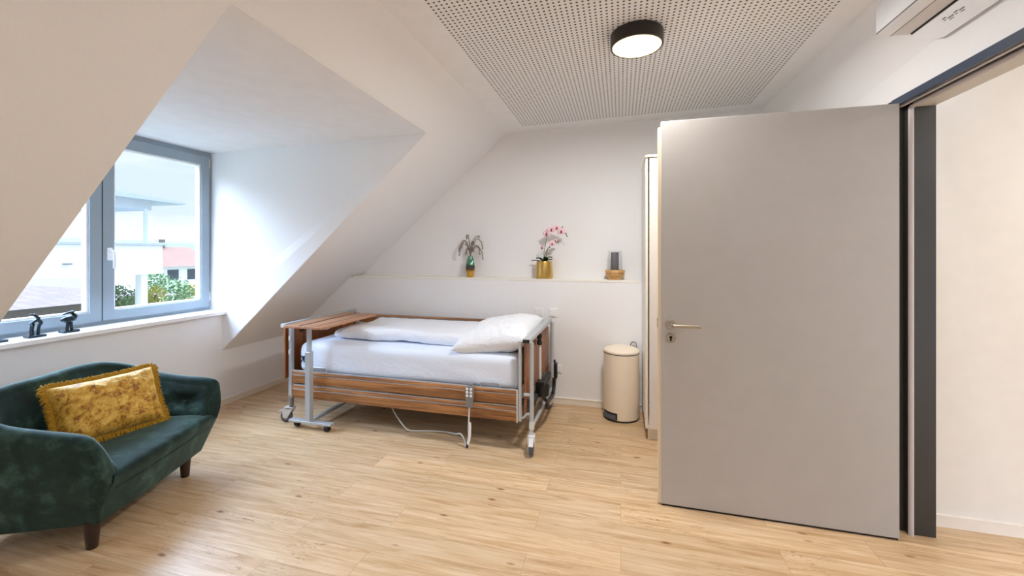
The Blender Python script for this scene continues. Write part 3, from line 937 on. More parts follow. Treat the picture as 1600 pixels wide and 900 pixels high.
duv = MB()
def f_d(p, n):
    t = (p.x + 2.60) / 1.35
    edge = min(1, max(0.0, t) * 5 + 0.35)
    zz = 0.705 + (p.z - 0.705) * edge
    zz += 0.010 * math.sin((p.y - 3.2) * 9 + p.x * 2) + 0.014 * noise.noise(Vector((p.x * 3, p.y * 4, 1)))
    q = Vector((p.x, p.y + 0.02 * noise.noise(Vector((p.x * 2.5, 1, 2))), max(0.7, zz) if p.z < 0.73 else zz))
    d = 0.008 * noise.noise(Vector((p.x * 9, p.y * 9, p.z * 9))) + 0.004 * noise.noise(Vector((p.x * 24 + p.y * 9, p.y * 20, p.z * 12)))
    return q + n * d
d_ = soft_box(-2.55, -1.22, 3.19, 3.83, 0.703, 0.806, 0.051, 70, 40, 8, f_d)
tag(d_.build('duvet', 'linen', sharp=80), 'white folded duvet laid along the far half of the mattress', 'duvet')

def pillow_mesh(wx, wy, th, seed, nu=44, corner=0.0):
    """stitched pillow: two bulged sheets meeting at the seam"""
    mb = MB()
    for s in (-1, 1):
        rows = []
        for i in range(nu + 1):
            row = []
            for j in range(nu + 1):
                u = -1 + 2 * i / nu; v = -1 + 2 * j / nu
                ax = 1 - 0.07 * (1 - v * v) ** 1.0; ay = 1 - 0.07 * (1 - u * u) ** 1.0
                b = max(0.0, (1 - u ** 4)) ** 0.55 * max(0.0, (1 - v ** 4)) ** 0.55
                wr = 0.0
                if b > 0:
                    q = Vector((u * 3.2 + seed, v * 3.2, s * 2.0))
                    wr = 0.14 * noise.noise(q) + 0.10 * noise.noise(q * 2.7) + 0.05 * noise.noise(q * 6.1)
                    ang = math.atan2(v, u)
                    wr += 0.07 * math.sin(ang * 18 + seed + 2 * noise.noise(q * 1.5)) * max(u * u, v * v) ** 1.5
                row.append(Vector((u * wx / 2 * ax, v * wy / 2 * ay, s * th / 2 * b * (1 + wr))))
            rows.append(row)
        mb.grid(rows)
    return mb
def place_mesh(mb, Mx):
    mb.v = [tuple(Mx @ Vector(p)) for p in mb.v]; return mb

p1 = place_mesh(pillow_mesh(0.62, 0.78, 0.22, 3.0), Matrix.Translation((-0.995, 3.385, 0.80)) @ Matrix.Rotation(math.radians(-9), 4, 'Y') @ Matrix.Rotation(math.radians(4), 4, 'X'))
tag(p1.build('pillow', 'linen', sharp=80), 'large plump white pillow at the head of the bed, in front', 'pillow', None)
p2 = place_mesh(pillow_mesh(0.42, 0.44, 0.12, 9.0), Matrix.Translation((-1.19, 3.66, 0.76)) @ Matrix.Rotation(math.radians(-6), 4, 'Y'))
tag(p2.build('pillow', 'linen', sharp=80), 'small white pillow tucked between the folded duvet and large pillow', 'pillow', None)

# ------------------------------------------------------------------ bed hand control
rm = thing('bed_hand_control', 'grey bed hand control with buttons hooked on the side board', 'remote control', (-1.115, 2.935, 0))
prof = [(-0.034, 0.468), (-0.026, 0.474), (0.026, 0.474), (0.034, 0.468), (0.034, 0.40), (0.025, 0.355), (0.023, 0.315), (0.018, 0.312), (-0.018, 0.312), (-0.023, 0.315), (-0.025, 0.355), (-0.034, 0.40)]
MB().slab([(x, -0.011, z) for x, z in prof], (0, 0.028, 0)).build('handset', 'greyplastic', rm, 0.004)
hk = MB()
hk.box(-0.014, 0.014, 0.015, 0.020, 0.44, 0.478); hk.box(-0.014, 0.014, 0.015, 0.05, 0.474, 0.479)
hk.build('hook', 'greyplastic', rm)
for i in range(2):
    for j in range(3):
        MB().lathe([(0, -0.0135), (0.009, -0.0135), (0.011, -0.0105)], (-0.0155 + 0.031 * i, 0, 0.455 - 0.026 * j), 14, 'Y').build('button', 'whiteplastic', rm)
MB().tube([(0, 0, 0.315), (-0.002, -0.002, 0.27), (-0.004, -0.004, 0.21)], 0.006, 8).build('cord_sleeve', 'paleplastic', rm)
cb = [(-0.004, -0.004, 0.215), (-0.006, -0.006, 0.16), (-0.004, -0.008, 0.10), (-0.010, -0.010, 0.05), (-0.02, -0.008, 0.02), (-0.033, 0.0, 0.036), (-0.06, 0.02, 0.07),
      (-0.10, 0.06, 0.075), (-0.17, 0.14, 0.03), (-0.28, 0.19, 0.012), (-0.40, 0.18, 0.010), (-0.50, 0.155, 0.010), (-0.585, 0.14, 0.012), (-0.64, 0.145, 0.04), (-0.75, 0.19, 0.12), (-0.87, 0.26, 0.24), (-0.90, 0.30, 0.32)]
MB().tube(spline(cb, 8), 0.0055, 8).build('cable', 'paleplastic', rm)
MB().tube(spline([(0.006, -0.006, 0.20), (0.008, -0.008, 0.15), (0.004, -0.010, 0.08), (-0.008, -0.012, 0.035)], 6), 0.009, 8).build('cable_clamp', 'whiteplastic', rm)
MB().tube([(-0.012, -0.012, 0.04), (-0.014, -0.014, 0.008)], 0.009, 8).build('cable_plug', 'navy', rm)

# ------------------------------------------------------------------ overbed table
ot = thing('overbed_table', 'walnut overbed table on silver wheeled stand at the foot end', 'table', (-2.545, 2.905, 0))
tx, ty = -2.545, 2.905
def opart(mb, name, m, bevel=0.0, parent=None):
    mb.v = [(x - tx, y - ty, z) for x, y, z in mb.v]
    return mb.build(name, m, parent or ot, bevel)
tt = opart(MB().box(-2.700, -2.322, 2.79, 3.565, 0.868, 0.888), 'table_top', 'bedwoodY', 0.004)
opart(MB().box(-2.565, -2.540, 2.80, 3.555, 0.866, 0.8886).box(-2.40, -2.392, 2.80, 3.555, 0.8865, 0.8886), 'groove', 'black', 0.0, tt)
opart(MB().box(-2.560, -2.530, 2.890, 2.920, 0.62, 0.862), 'inner_column', 'alu', 0.002)
opart(MB().box(-2.568, -2.522, 2.882, 2.928, 0.045, 0.655), 'outer_column', 'alu', 0.003)
opart(MB().box(-2.60, -2.36, 2.885, 2.925, 0.852, 0.868), 'top_bracket', 'alu', 0.002)
kb = MB().tube([(-2.60, 2.90, 0.862), (-2.60, 2.90, 0.835)], 0.006, 8).tube([(-2.625, 2.89, 0.835), (-2.585, 2.89, 0.838)], 0.008, 8)
kb.lathe([(0, 0.822), (0.012, 0.824), (0.012, 0.838), (0, 0.842)], (-2.61, 2.885, 0), 12)
opart(kb, 'clamp_knob', 'black')
opart(MB().box(-2.735, -2.315, 2.880, 2.930, 0.052, 0.072), 'base_bar', 'alu', 0.003)
opart(MB().box(-2.562, -2.528, 2.905, 3.52, 0.050, 0.072), 'base_arm', 'alu', 0.003)
opart(MB().box(-2.66, -2.24, 3.485, 3.525, 0.050, 0.070), 'base_bar', 'alu', 0.003)
for (x, y) in ((-2.69, 2.935), (-2.365, 2.905), (-2.27, 3.505), (-2.62, 3.505)):
    cst = MB()
    for dx in (-0.010, 0.010):
        cst.lathe([(0, -0.009), (0.023, -0.009), (0.028, -0.004), (0.028, 0.004), (0.023, 0.009), (0, 0.009)], (x + dx, y, 0.028), 20, 'X')
    cst.box(x - 0.014, x + 0.014, y - 0.014, y + 0.014, 0.03, 0.048)
    cst.tube([(x, y, 0.045), (x, y, 0.056)], 0.007, 8)
    opart(cst, 'castor', 'black')

# ------------------------------------------------------------------ velvet armchair
P0 = Vector((-2.54, 1.46, 0)); DL = Vector((-0.335, 0.942, 0)); DB = Vector((-0.942, -0.335, 0))
sofa = thing('velvet_armchair', 'wide dark green velvet tub armchair with tufted back below the window', 'armchair', (P0.x, P0.y, 0))
def S(L, B, z):
    return DL * L + DB * B + Vector((0, 0, z))
CL = 0.38
def smp(pts, t):
    """sample a polyline given as dense Catmull-Rom"""
    k = t * (len(pts) - 1); i = min(int(k), len(pts) - 2); f_ = k - i
    return pts[i].lerp(pts[i + 1], f_)
def sym(half):
    h_ = [Vector(p) for p in half]
    return h_ + [Vector((2 * CL - p.x, p.y, p.z)) for p in reversed(h_[:-1])]
rim = spline(sym([(-0.048, -0.078, 0.378), (-0.082, -0.080, 0.455), (-0.106, -0.064, 0.550), (-0.114, -0.025, 0.604), (-0.112, 0.18, 0.630), (-0.112, 0.37, 0.662), (-0.098, 0.52, 0.715), (0.0, 0.635, 0.762), (0.17, 0.66, 0.78), (CL, 0.66, 0.78)]), 6)
bot = spline(sym([(-0.0, -0.002, 0.13), (-0.004, 0.0, 0.13), (-0.008, 0.02, 0.13), (-0.012, 0.08, 0.13), (-0.028, 0.22, 0.13), (-0.048, 0.38, 0.13), (-0.05, 0.52, 0.13), (0.05, 0.60, 0.13), (0.2, 0.615, 0.13), (CL, 0.615, 0.13)]), 6)
inn = spline(sym([(0.04, -0.06, 0.345), (0.04, -0.05, 0.345), (0.035, -0.02, 0.345), (0.03, 0.04, 0.345), (0.025, 0.16, 0.345), (0.03, 0.29, 0.345), (0.06, 0.39, 0.345), (0.15, 0.445, 0.345), (0.27, 0.46, 0.345), (CL, 0.46, 0.345)]), 6)
NS = 168
btn = []
for (tt_, hh) in [(0.20, 0.55), (0.30, 0.35), (0.30, 0.78), (0.40, 0.55), (0.50, 0.30), (0.50, 0.76), (0.60, 0.55), (0.70, 0.35), (0.70, 0.78), (0.80, 0.55)]:
    btn.append((tt_, hh))
rows = []
for i in range(NS + 1):
    t = i / NS
    R0, B0, I0 = smp(rim, t), smp(bot, t), smp(inn, t)
    rr = 0.040 + 0.008 * math.sin(PI * min(1, min(t, 1 - t) * 8))
    inward = Vector((I0.x - R0.x, I0.y - R0.y, 0))
    if inward.length < 1e-6: inward = Vector((0, 1, 0))
    inward.normalize()
    if t < 0.06 or t > 0.94:
        inward = Vector((1 if t < 0.5 else -1, 0.25, 0)).normalized()
    row = []
    top = R0 - Vector((0, 0, rr))
    # outer side
    for k in range(10):
        u = k / 9
        p = B0.lerp(top, u)
        bulge = 0.018 * math.sin(PI * u) * min(1, max(0, min(t, 1 - t) - 0.04) * 12)
        p = p - inward * bulge
        row.append(p)
    # roll over the rim
    cen = top + inward * rr
    for k in range(1, 9):
        a = PI - PI * k / 9
        row.append(cen + inward * math.cos(a) * rr + Vector((0, 0, math.sin(a) * rr)))
    # inner side with tufting
    it = cen + inward * rr
    for k in range(0, 33):
        u = k / 32
        p = it.lerp(I0, u)
        bl = 0.028 * math.sin(PI * u) ** 0.8
        dpt = 0.0
        for (bt, bh) in btn:
            du = (t - bt) * 2.6; dv = (1 - u) - bh
            dist2 = du * du * 30 + dv * dv * 18
            dpt += 0.032 * math.exp(-dist2 * 1.8)
            # diagonal creases
            for sg in (-1, 1):
                cr = abs(du * 3.0 - sg * dv * 1.1)
                ext = abs(du * 3.0) + abs(dv)
                if ext < 0.55:
                    dpt += 0.020 * (1 - math.exp(-dist2 * 3)) * math.exp(-(cr / 0.045) ** 2) * (1 - ext / 0.55)
        fade = min(1, min(t, 1 - t) * 9)
        p = p + inward * (bl - dpt * fade)
        row.append(p)
    rows.append([S(p.x, p.y, p.z) for p in row])
sh = MB().grid(rows)
# close both arm fronts and the underside
for r_ in (rows[0], rows[-1]):
    c_ = Vector((0, 0, 0))
    for p in r_: c_ += p
    c_ /= len(r_)
    sh.add(list(r_) + [c_], [(k, k + 1, len(r_)) for k in range(len(r_) - 1)] + [(len(r_) - 1, 0, len(r_))], True)
bb = [S(p.x, p.y, 0.13) for p in [smp(bot, i / NS) for i in range(NS + 1)]]
cc = S(CL, 0.25, 0.13)
sh.add(bb + [cc], [(k, k + 1, NS + 1) for k in range(NS)] + [(NS, 0, NS + 1)], False)
sh.build('shell', 'velvet', sofa, sharp=60)
# seat block: front apron leaning outwards, rounded edge, flat top
prof = [(0.0, 0.13, 0.0, 0.76), (-0.012, 0.17, -0.004, 0.764), (-0.042, 0.25, -0.012, 0.772), (-0.066, 0.315, -0.014, 0.774), (-0.078, 0.345, -0.01, 0.77), (-0.080, 0.358, -0.006, 0.766), (-0.072, 0.371, 0.0, 0.76), (-0.055, 0.379, 0.008, 0.752), (-0.02, 0.384, 0.015, 0.745), (0.06, 0.386, 0.018, 0.742), (0.20, 0.382, 0.018, 0.742), (0.34, 0.376, 0.04, 0.72), (0.47, 0.37, 0.10, 0.66), (0.48, 0.33, 0.10, 0.66), (0.46, 0.14, 0.08, 0.68)]
rows = []
for (B, z, l0, l1) in prof:
    row = []
    for k in range(33):
        u = k / 32
        crown = 0.014 * (1 - (2 * u - 1) ** 4) if z > 0.35 else 0.0
        row.append(S(l0 + (l1 - l0) * u, B - (0.012 * (1 - (2 * u - 1) ** 2)), z + crown))
    rows.append(row)
st = MB().grid(rows)
n_ = len(prof)
for j in (0, 32):
    ring = [rows[i][j] for i in range(n_)]
    st.add(ring, [tuple(range(n_))], False)
st.quad(rows[0][0], rows[0][32], rows[-1][32], rows[-1][0])
seat = st.build('seat', 'velvet', sofa, sharp=60)
pp = MB().tube([S(0.02 + 0.72 * k / 20 - 0.0, -0.064 - 0.012 * (1 - (2 * k / 20 - 1) ** 2), 0.298) for k in range(21)], 0.0035, 6)
pp.build('piping', 'velvet', seat)
for (bt, bh) in btn:
    i = int(bt * NS)
    t = bt
    R0, I0 = smp(rim, t), smp(inn, t)
    inward = Vector((I0.x - R0.x, I0.y - R0.y, 0)).normalized()
    rr = 0.046
    it = R0 - Vector((0, 0, rr)) + inward * 2 * rr
    p = it.lerp(I0, 1 - bh) + inward * (0.028 * math.sin(PI * (1 - bh)) ** 0.8 - 0.026)
    b_ = MB()
    q = S(p.x, p.y, p.z)
    b_.lathe([(0, -0.007), (0.008, -0.006), (0.012, 0.0), (0.008, 0.006), (0, 0.007)], tuple(q), 12)
    b_.build('tuft_button', 'velvet', sofa)
for (L, B, sx, sy) in ((0.015, 0.045, -0.2, -0.2), (0.675, 0.045, 0.2, -0.2), (0.03, 0.53, -0.2, 0.2), (0.73, 0.53, 0.2, 0.2)):
    q = S(L, B, 0)
    MB().lathe([(0, 0.0), (0.021, 0.0), (0.024, 0.006), (0.033, 0.128), (0.035, 0.142), (0, 0.142)], (q.x, q.y, 0), 20).build('leg', 'legwood', sofa)

# gold cushion
ex = Vector((0.13, 0.99, 0)).normalized()            # along the bottom edge
fwd = Vector((0.99, -0.13, 0)).normalized()          # towards the room
lean = math.radians(25)
upv = (Vector((0, 0, 1)) * math.cos(lean) - fwd * math.sin(lean)).normalized()
nr = ex.cross(upv).normalized()
cen = Vector((-2.915, 1.762, 0.398)) + upv * 0.190
Mx = Matrix((( ex.x, upv.x, nr.x, cen.x), (ex.y, upv.y, nr.y, cen.y), (ex.z, upv.z, nr.z, cen.z), (0, 0, 0, 1)))
Mx = Mx @ Matrix.Rotation(math.radians(0), 4, 'Z')
cu = thing('cushion', 'gold crushed velvet cushion with a shaggy fringe on the armchair', 'cushion', tuple(cen))
cu_body = place_mesh(pillow_mesh(0.505, 0.36, 0.20, 5.0), Matrix.Translation(-cen) @ Mx)
cu_body.build('cushion_body', 'goldvelvet', cu, sharp=80)
fm = MB()
random.seed(3)
def edge_pt(s_):
    # perimeter of the seam outline, s in 0..4
    k = int(s_) % 4; f_ = s_ - int(s_)
    c4 = [(-1, -1), (1, -1), (1, 1), (-1, 1)]
    a, b__ = c4[k], c4[(k + 1) % 4]
    u = a[0] + (b__[0] - a[0]) * f_; v = a[1] + (b__[1] - a[1]) * f_
    return Vector((u * 0.2525 * (1 - 0.07 * (1 - v * v)), v * 0.18 * (1 - 0.07 * (1 - u * u)), 0))
for k in range(1500):
    s_ = 4 * k / 1500
    p = edge_pt(s_)
    nx = edge_pt((s_ + 0.02) % 4) - edge_pt((s_ - 0.02) % 4)
    o2 = Vector((nx.y, -nx.x, 0)).normalized()
    ln = random.uniform(0.020, 0.036)
    tw = nx.normalized() * random.uniform(-0.012, 0.012)
    zz = random.uniform(-0.014, 0.014)
    a = p - o2 * 0.004
    m_ = p + o2 * ln * 0.6 + tw * 0.4 + Vector((0, 0, zz * 0.5))
    e_ = p + o2 * ln + tw + Vector((0, -0.006, zz))
    fm.tube([a, m_, e_], [0.0042, 0.0036, 0.0012], 5)
place_mesh(fm, Matrix.Translation(-cen) @ Mx).build('fringe', 'fringe', cu, sharp=80)

# ------------------------------------------------------------------ things on the ledge
LZ = 1.226
vs_ = thing('vase', 'tall faceted green and gold vase on the ledge', 'vase', (-1.56, 4.13, LZ))
NF = 10
prof = [(0.030, 0.0), (0.036, 0.010), (0.047, 0.065), (0.050, 0.10), (0.047, 0.135), (0.038, 0.185), (0.026, 0.222), (0.022, 0.228), (0.018, 0.224)]
vr = []
for i, (r, z) in enumerate(prof):
    vr.append([(r * math.cos(2 * PI * (k + 0.5 * (i % 2)) / NF), r * math.sin(2 * PI * (k + 0.5 * (i % 2)) / NF), z) for k in range(NF)])
vb = MB().grid(vr, closed_u=True, smooth=False)
vb.add(vr[0], [tuple(range(NF))]); vb.add(vr[-1], [tuple(range(NF))])
vb.build('vase_body', 'vase', vs_)
random.seed(11)
pls = tag(bpy.data.objects.new('dried_plumes', None), 'bunch of curled brown dried grass plumes standing in the green vase', 'dried plant')
COL.objects.link(pls); pls.location = (-1.56, 4.13, LZ + 0.22)
arcs = [(-0.125, 0.06, 0.17), (-0.135, 0.02, 0.14), (-0.03, 0.20, 0.22), (0.13, 0.09, 0.19), (0.095, 0.215, 0.20), (0.05, 0.13, 0.15), (-0.06, 0.03, 0.09), (0.10, 0.03, 0.12), (0.13, -0.02, 0.11), (-0.09, 0.10, 0.17), (0.03, 0.06, 0.09), (-0.015, 0.05, 0.08)]
for k, (ex_, ez, hz) in enumerate(arcs):
    dy = random.uniform(-0.035, 0.035)
    stem_pts = spline([(0, 0, -0.02), (ex_ * 0.15, dy * 0.3, hz * 0.55), (ex_ * 0.55, dy * 0.7, hz), (ex_ * 0.9, dy, (hz + ez) / 2 + 0.012), (ex_, dy, ez)], 7)
    st_ = MB().tube(stem_pts, [0.0022] * len(stem_pts), 5)
    for q in range(6, len(stem_pts)):
        p = stem_pts[q]
        tdir = (stem_pts[q] - stem_pts[q - 1]).normalized()
        for w_ in range(5):
            side = Vector((random.uniform(-1, 1), random.uniform(-1, 1), random.uniform(-1.2, 0.3))).normalized()
            side = (side - tdir * side.dot(tdir)).normalized()
            e_ = p + side * random.uniform(0.008, 0.016) + tdir * 0.016
            st_.tube([p, e_], [0.0016, 0.0005], 4)
    st_.build('plume', 'plume', pls)

orc = thing('potted_orchid', 'pink orchid with two flower stems in a gold pot', 'plant', (-0.757, 4.13, LZ))
MB().lathe([(0, 0.0), (0.080, 0.0), (0.090, 0.010), (0.091, 0.03), (0.080, 0.165), (0.077, 0.176), (0.072, 0.176), (0.072, 0.16)], seg=48).build('pot', 'gold', orc)
MB().lathe([(0, 0.160), (0.0735, 0.160), (0.074, 0.155)], seg=32).build('soil', 'soil', orc)
def leaf_mb(a, ln, wd_, lift):
    rows = []
    for i in range(11):
        t = i / 10
        r = 0.01 + ln * t
        w_ = wd_ * math.sin(PI * min(1, t * 0.94 + 0.05)) ** 0.7
        z = 0.163 + lift * math.sin(t * PI * 0.7)
        c_ = Vector((math.cos(a) * r, math.sin(a) * r, z)); sd = Vector((-math.sin(a), math.cos(a), 0))
        rows.append([c_ + sd * w_ * q + Vector((0, 0, 0.006 * abs(q) + dz)) for q, dz in ((-1, 0), (-0.5, 0), (0, -0.003), (0.5, 0), (1, 0), (0.5, 0.004), (0, 0.001), (-0.5, 0.004))])
    return MB().grid(rows, closed_u=True)
for a, ln, wd_, lf in ((2.9, 0.135, 0.016, 0.018), (3.9, 0.085, 0.030, 0.045), (5.3, 0.085, 0.030, 0.05), (-0.25, 0.08, 0.024, 0.055), (1.2, 0.07, 0.03, 0.05), (0.4, 0.075, 0.024, 0.03)):
    leaf_mb(a, ln, wd_, lf).build('leaf', 'leaf', orc)
stemA = spline([(0.0, 0, 0.16), (0.0, -0.01, 0.26), (0.02, -0.015, 0.36), (0.035, -0.02, 0.43), (0.055, -0.03, 0.49), (0.10, -0.035, 0.525), (0.16, -0.035, 0.515), (0.21, -0.03, 0.475), (0.235, -0.025, 0.43)], 6)
stemB = spline([(0.02, 0.01, 0.16), (0.022, 0.0, 0.24), (0.045, -0.01, 0.31), (0.09, -0.02, 0.345), (0.15, -0.02, 0.375)], 6)
stemC = spline([(0.0, 0.0, 0.2), (0.015, -0.01, 0.26), (0.05, -0.015, 0.32)], 6)
for s_ in (stemA, stemB, stemC):
    MB().tube(s_, 0.0028, 6).build('stem', 'stem', orc)
def flower(c_, r, tiltx, tiltz, nm='flower'):
    f_ = MB()
    Mr = Matrix.Translation(c_) @ Matrix.Rotation(tiltz, 4, 'Z') @ Matrix.Rotation(tiltx, 4, 'X')
    def petal(a, ln, wd_, zoff):
        rows = []
        for i in range(7):
            t = i / 6
            rr_ = ln * t
            ww = wd_ * math.sin(PI * min(1, 0.08 + t * 0.9)) ** 0.65
            rows.append([Mr @ Vector((math.cos(a) * rr_ - math.sin(a) * ww * q, zoff - 0.007 * math.sin(t * PI) + dd, math.sin(a) * rr_ + math.cos(a) * ww * q)) for q, dd in ((-1, 0), (0, -0.003), (1, 0), (0, 0.0))])
        f_.grid(rows, closed_u=True)
    for a in (PI / 2, PI / 2 + 2.2, PI / 2 - 2.2): petal(a, r * 0.95, r * 0.30, 0.003)
    for a in (0.15, PI - 0.15): petal(a, r, r * 0.52, 0.0)
    o = f_.build(nm, 'petal', orc)
    h_ = MB()
    vs2 = []
    h_.lathe([(0, -0.012), (r * 0.17, -0.010), (r * 0.21, -0.004), (r * 0.12, 0.002), (0, 0.003)], (0, 0, 0), 10, 'Y')
    h_.lathe([(0, -0.014), (r * 0.2, -0.012), (r * 0.2, -0.006), (0, -0.004)], (0, 0, -r * 0.28), 8, 'Y')
    place_mesh(h_, Mr).build('flower_heart', 'petalheart', o)
    return o
for (c_, r, tx_, tz_) in [((0.033, -0.035, 0.455), 0.040, 0.1, -0.3), ((0.082, -0.05, 0.495), 0.038, 0.15, 0.1), ((0.135, -0.05, 0.512), 0.036, 0.2, 0.3), ((0.180, -0.048, 0.476), 0.040, 0.25, 0.25), ((0.088, -0.035, 0.352), 0.032, 0.1, 0.1), ((-0.012, -0.03, 0.315), 0.030, 0.1, -0.9), ((0.118, -0.03, 0.385), 0.022, 0.3, 0.4)]:
    flower(Vector(c_), r * 1.15, tx_, tz_)
for c_ in ((0.215, -0.03, 0.487), (0.228, -0.028, 0.45), (0.237, -0.025, 0.428), (0.19, -0.03, 0.52), (0.145, -0.02, 0.378), (0.06, -0.015, 0.318), (0.135, -0.02, 0.382)):
    MB().lathe([(0, -0.009), (0.005, -0.006), (0.006, 0.0), (0.004, 0.006), (0, 0.009)], c_, 8).build('bud', 'bud', orc)

lt = thing('candle_lantern', 'glass candle lantern with turned wooden base on the ledge', 'lantern', (-0.056, 4.13, LZ))
MB().lathe([(0, 0), (0.062, 0), (0.072, 0.012), (0.088, 0.048), (0.090, 0.055), (0.087, 0.058), (0.087, 0.061), (0.093, 0.066), (0.094, 0.088), (0.088, 0.096), (0, 0.096)], seg=48).build('wooden_base', 'lanternwood', lt)
MB().lathe([(0.068, 0.096), (0.072, 0.11), (0.070, 0.20), (0.062, 0.282), (0.0605, 0.282), (0.0685, 0.20), (0.0705, 0.11), (0.0665, 0.098)], seg=40).build('glass_cylinder', 'lanternglass', lt)
cd = thing('candle', 'thick grey pillar candle inside the glass lantern', 'candle', (-0.056, 4.13, LZ + 0.0965))
MB().lathe([(0, 0), (0.036, 0), (0.037, 0.004), (0.037, 0.166), (0.034, 0.170), (0.01, 0.167), (0, 0.167)], seg=32).build('wax', 'candle', cd)
MB().tube([(0, 0, 0.166), (0.001, 0, 0.175), (0.003, 0, 0.182)], 0.0014, 6).build('wick', 'black', cd)

# ------------------------------------------------------------------ bird figurines on the sill
def bird(loc, rz, label, curl):
    b = thing('bird_figurine', label, 'figurine', loc, rz, None)
    MB().box(-0.03, 0.03, -0.045, 0.045, 0.0, 0.016).build('plinth', 'bronze', b, 0.003)
    s = MB()
    if curl:
        # bird bent over itself: tall split body, wing arc, head thrown up
        s.tube(spline([(0, -0.014, 0.014), (0, -0.016, 0.05), (0, -0.012, 0.085), (0, -0.016, 0.098)], 6), [0.013] * 6 + [0.012] * 6 + [0.014] * 7, 12, flat=0.8)
        s.tube(spline([(0, 0.016, 0.014), (0, 0.017, 0.05), (0, 0.022, 0.078), (0, 0.028, 0.094), (0, 0.014, 0.112), (0, -0.012, 0.100), (0, -0.036, 0.086)], 6), [0.010] * 12 + [0.013] * 12 + [0.011] * 6 + [0.008, 0.006, 0.005, 0.004, 0.003, 0.002, 0.001], 12, flat=0.8)
        s.tube(spline([(0, 0.012, 0.108), (0, 0.016, 0.125), (0, 0.004, 0.142), (0, -0.014, 0.154), (0, -0.026, 0.152)], 6), [0.010] * 8 + [0.009] * 8 + [0.006] * 4 + [0.004] * 4 + [0.001], 12)
    else:
        for sy in (-0.012, 0.014):
            s.tube(spline([(0, sy, 0.014), (0, sy * 0.8, 0.045), (0, sy * 0.7, 0.075)], 5), [0.009] * 11, 10)
        s.lathe([(0, -0.048), (0.012, -0.040), (0.021, -0.02), (0.024, 0.0), (0.021, 0.02), (0.012, 0.036), (0, 0.042)], (0, -0.002, 0.092), 14, 'Y')
        s.tube(spline([(0, 0.026, 0.095), (0, 0.034, 0.112), (0, 0.022, 0.126), (0, 0.016, 0.140), (0, 0.012, 0.150)], 5), [0.012] * 6 + [0.010] * 8 + [0.012] * 5 + [0.008, 0.002], 12)
        s.tube(spline([(0, 0.014, 0.140), (0, -0.010, 0.138), (0, -0.040, 0.128)], 5), [0.011, 0.011, 0.010, 0.009, 0.008, 0.007, 0.006, 0.005, 0.004, 0.002, 0.001], 10)
    s.build('bird_body', 'bronze', b, sharp=70)
    return b
bird((-3.80, 1.835, SILL), 0.0, 'dark bronze curled bird figurine on the white window sill', True)
bird((-3.80, 2.012, SILL), 0.0, 'dark bronze crested bird figurine standing nearest the window handle', False)
tb = thing('figurine_plinth', 'small dark plinth on the white sill at its far left end, beside the curled bird', 'figurine base', (-3.80, 1.655, SILL))
MB().box(-0.03, 0.03, -0.045, 0.045, 0.0, 0.016).build('block', 'bronze', tb, 0.003)

# ------------------------------------------------------------------ outside
GZ = -6.0
struct(MB().box(-420, -5.0, -200, 420, GZ - 0.2, GZ).build('ground', 'ground'), 'pale ground outside below the window', 'ground')

def hill_rows():
    rows = []
    for i in range(41):
        y = 60 + i * 7.5
        h_ = 9.5 + 3.5 * noise.noise(Vector((y * 0.012, 4.2, 0))) + 1.2 * noise.noise(Vector((y * 0.05, 1.2, 0))) + 0.010 * (y - 200)
        rows.append([(-280, y, GZ), (-300, y, h_ * 0.55), (-320, y, h_), (-345, y, h_ * 0.7), (-390, y, GZ)])
    return rows
struct(MB().grid(hill_rows()).build('hills', 'hill'), 'hazy distant green hills', 'hills')

nb = thing('terrace_building', 'white building with roof terrace parapet and flat canopy outside the window', 'building', (-12, 6, GZ))
def npart(mb, name, m, bevel=0.0):
    mb.v = [(x + 12, y - 6, z - GZ) for x, y, z in mb.v]
    return mb.build(name, m, nb, bevel)
npart(MB().box(-15.5, -12.0, 1.0, 8.30, 0.90, 1.66), 'parapet', 'render', 0.01)
npart(MB().box(-15.6, -11.93, 0.95, 8.38, 1.66, 1.735), 'parapet_cap', 'concrete', 0.01)
npart(MB().slab([(-12.2, 1.0, 3.06), (-12.2, 9.06, 2.855), (-12.2, 9.06, 2.90), (-12.2, 6.0, 3.14), (-12.2, 1.0, 3.17)], (-3.6, 0, 0)), 'canopy_roof', 'concrete', 0.0)
npart(MB().box(-14.8, -12.4, 1.0, 8.30, 2.62, 2.93), 'canopy_beam', 'concrete', 0.01)
npart(MB().tube([(-12.25, 8.05, 1.73), (-12.25, 8.05, 2.64)], 0.045, 10), 'canopy_post', 'concrete')
npart(MB().box(-12.3, -12.06, 7.83, 7.98, GZ, 0.90), 'column', 'render', 0.01)
npart(MB().box(-15.3, -12.2, 0.9, 3.0, GZ, 0.90), 'wall', 'render')
npart(MB().box(-11.985, -11.9, 6.22, 6.36, 1.205, 1.235), 'wall_light', 'greyplastic', 0.005)

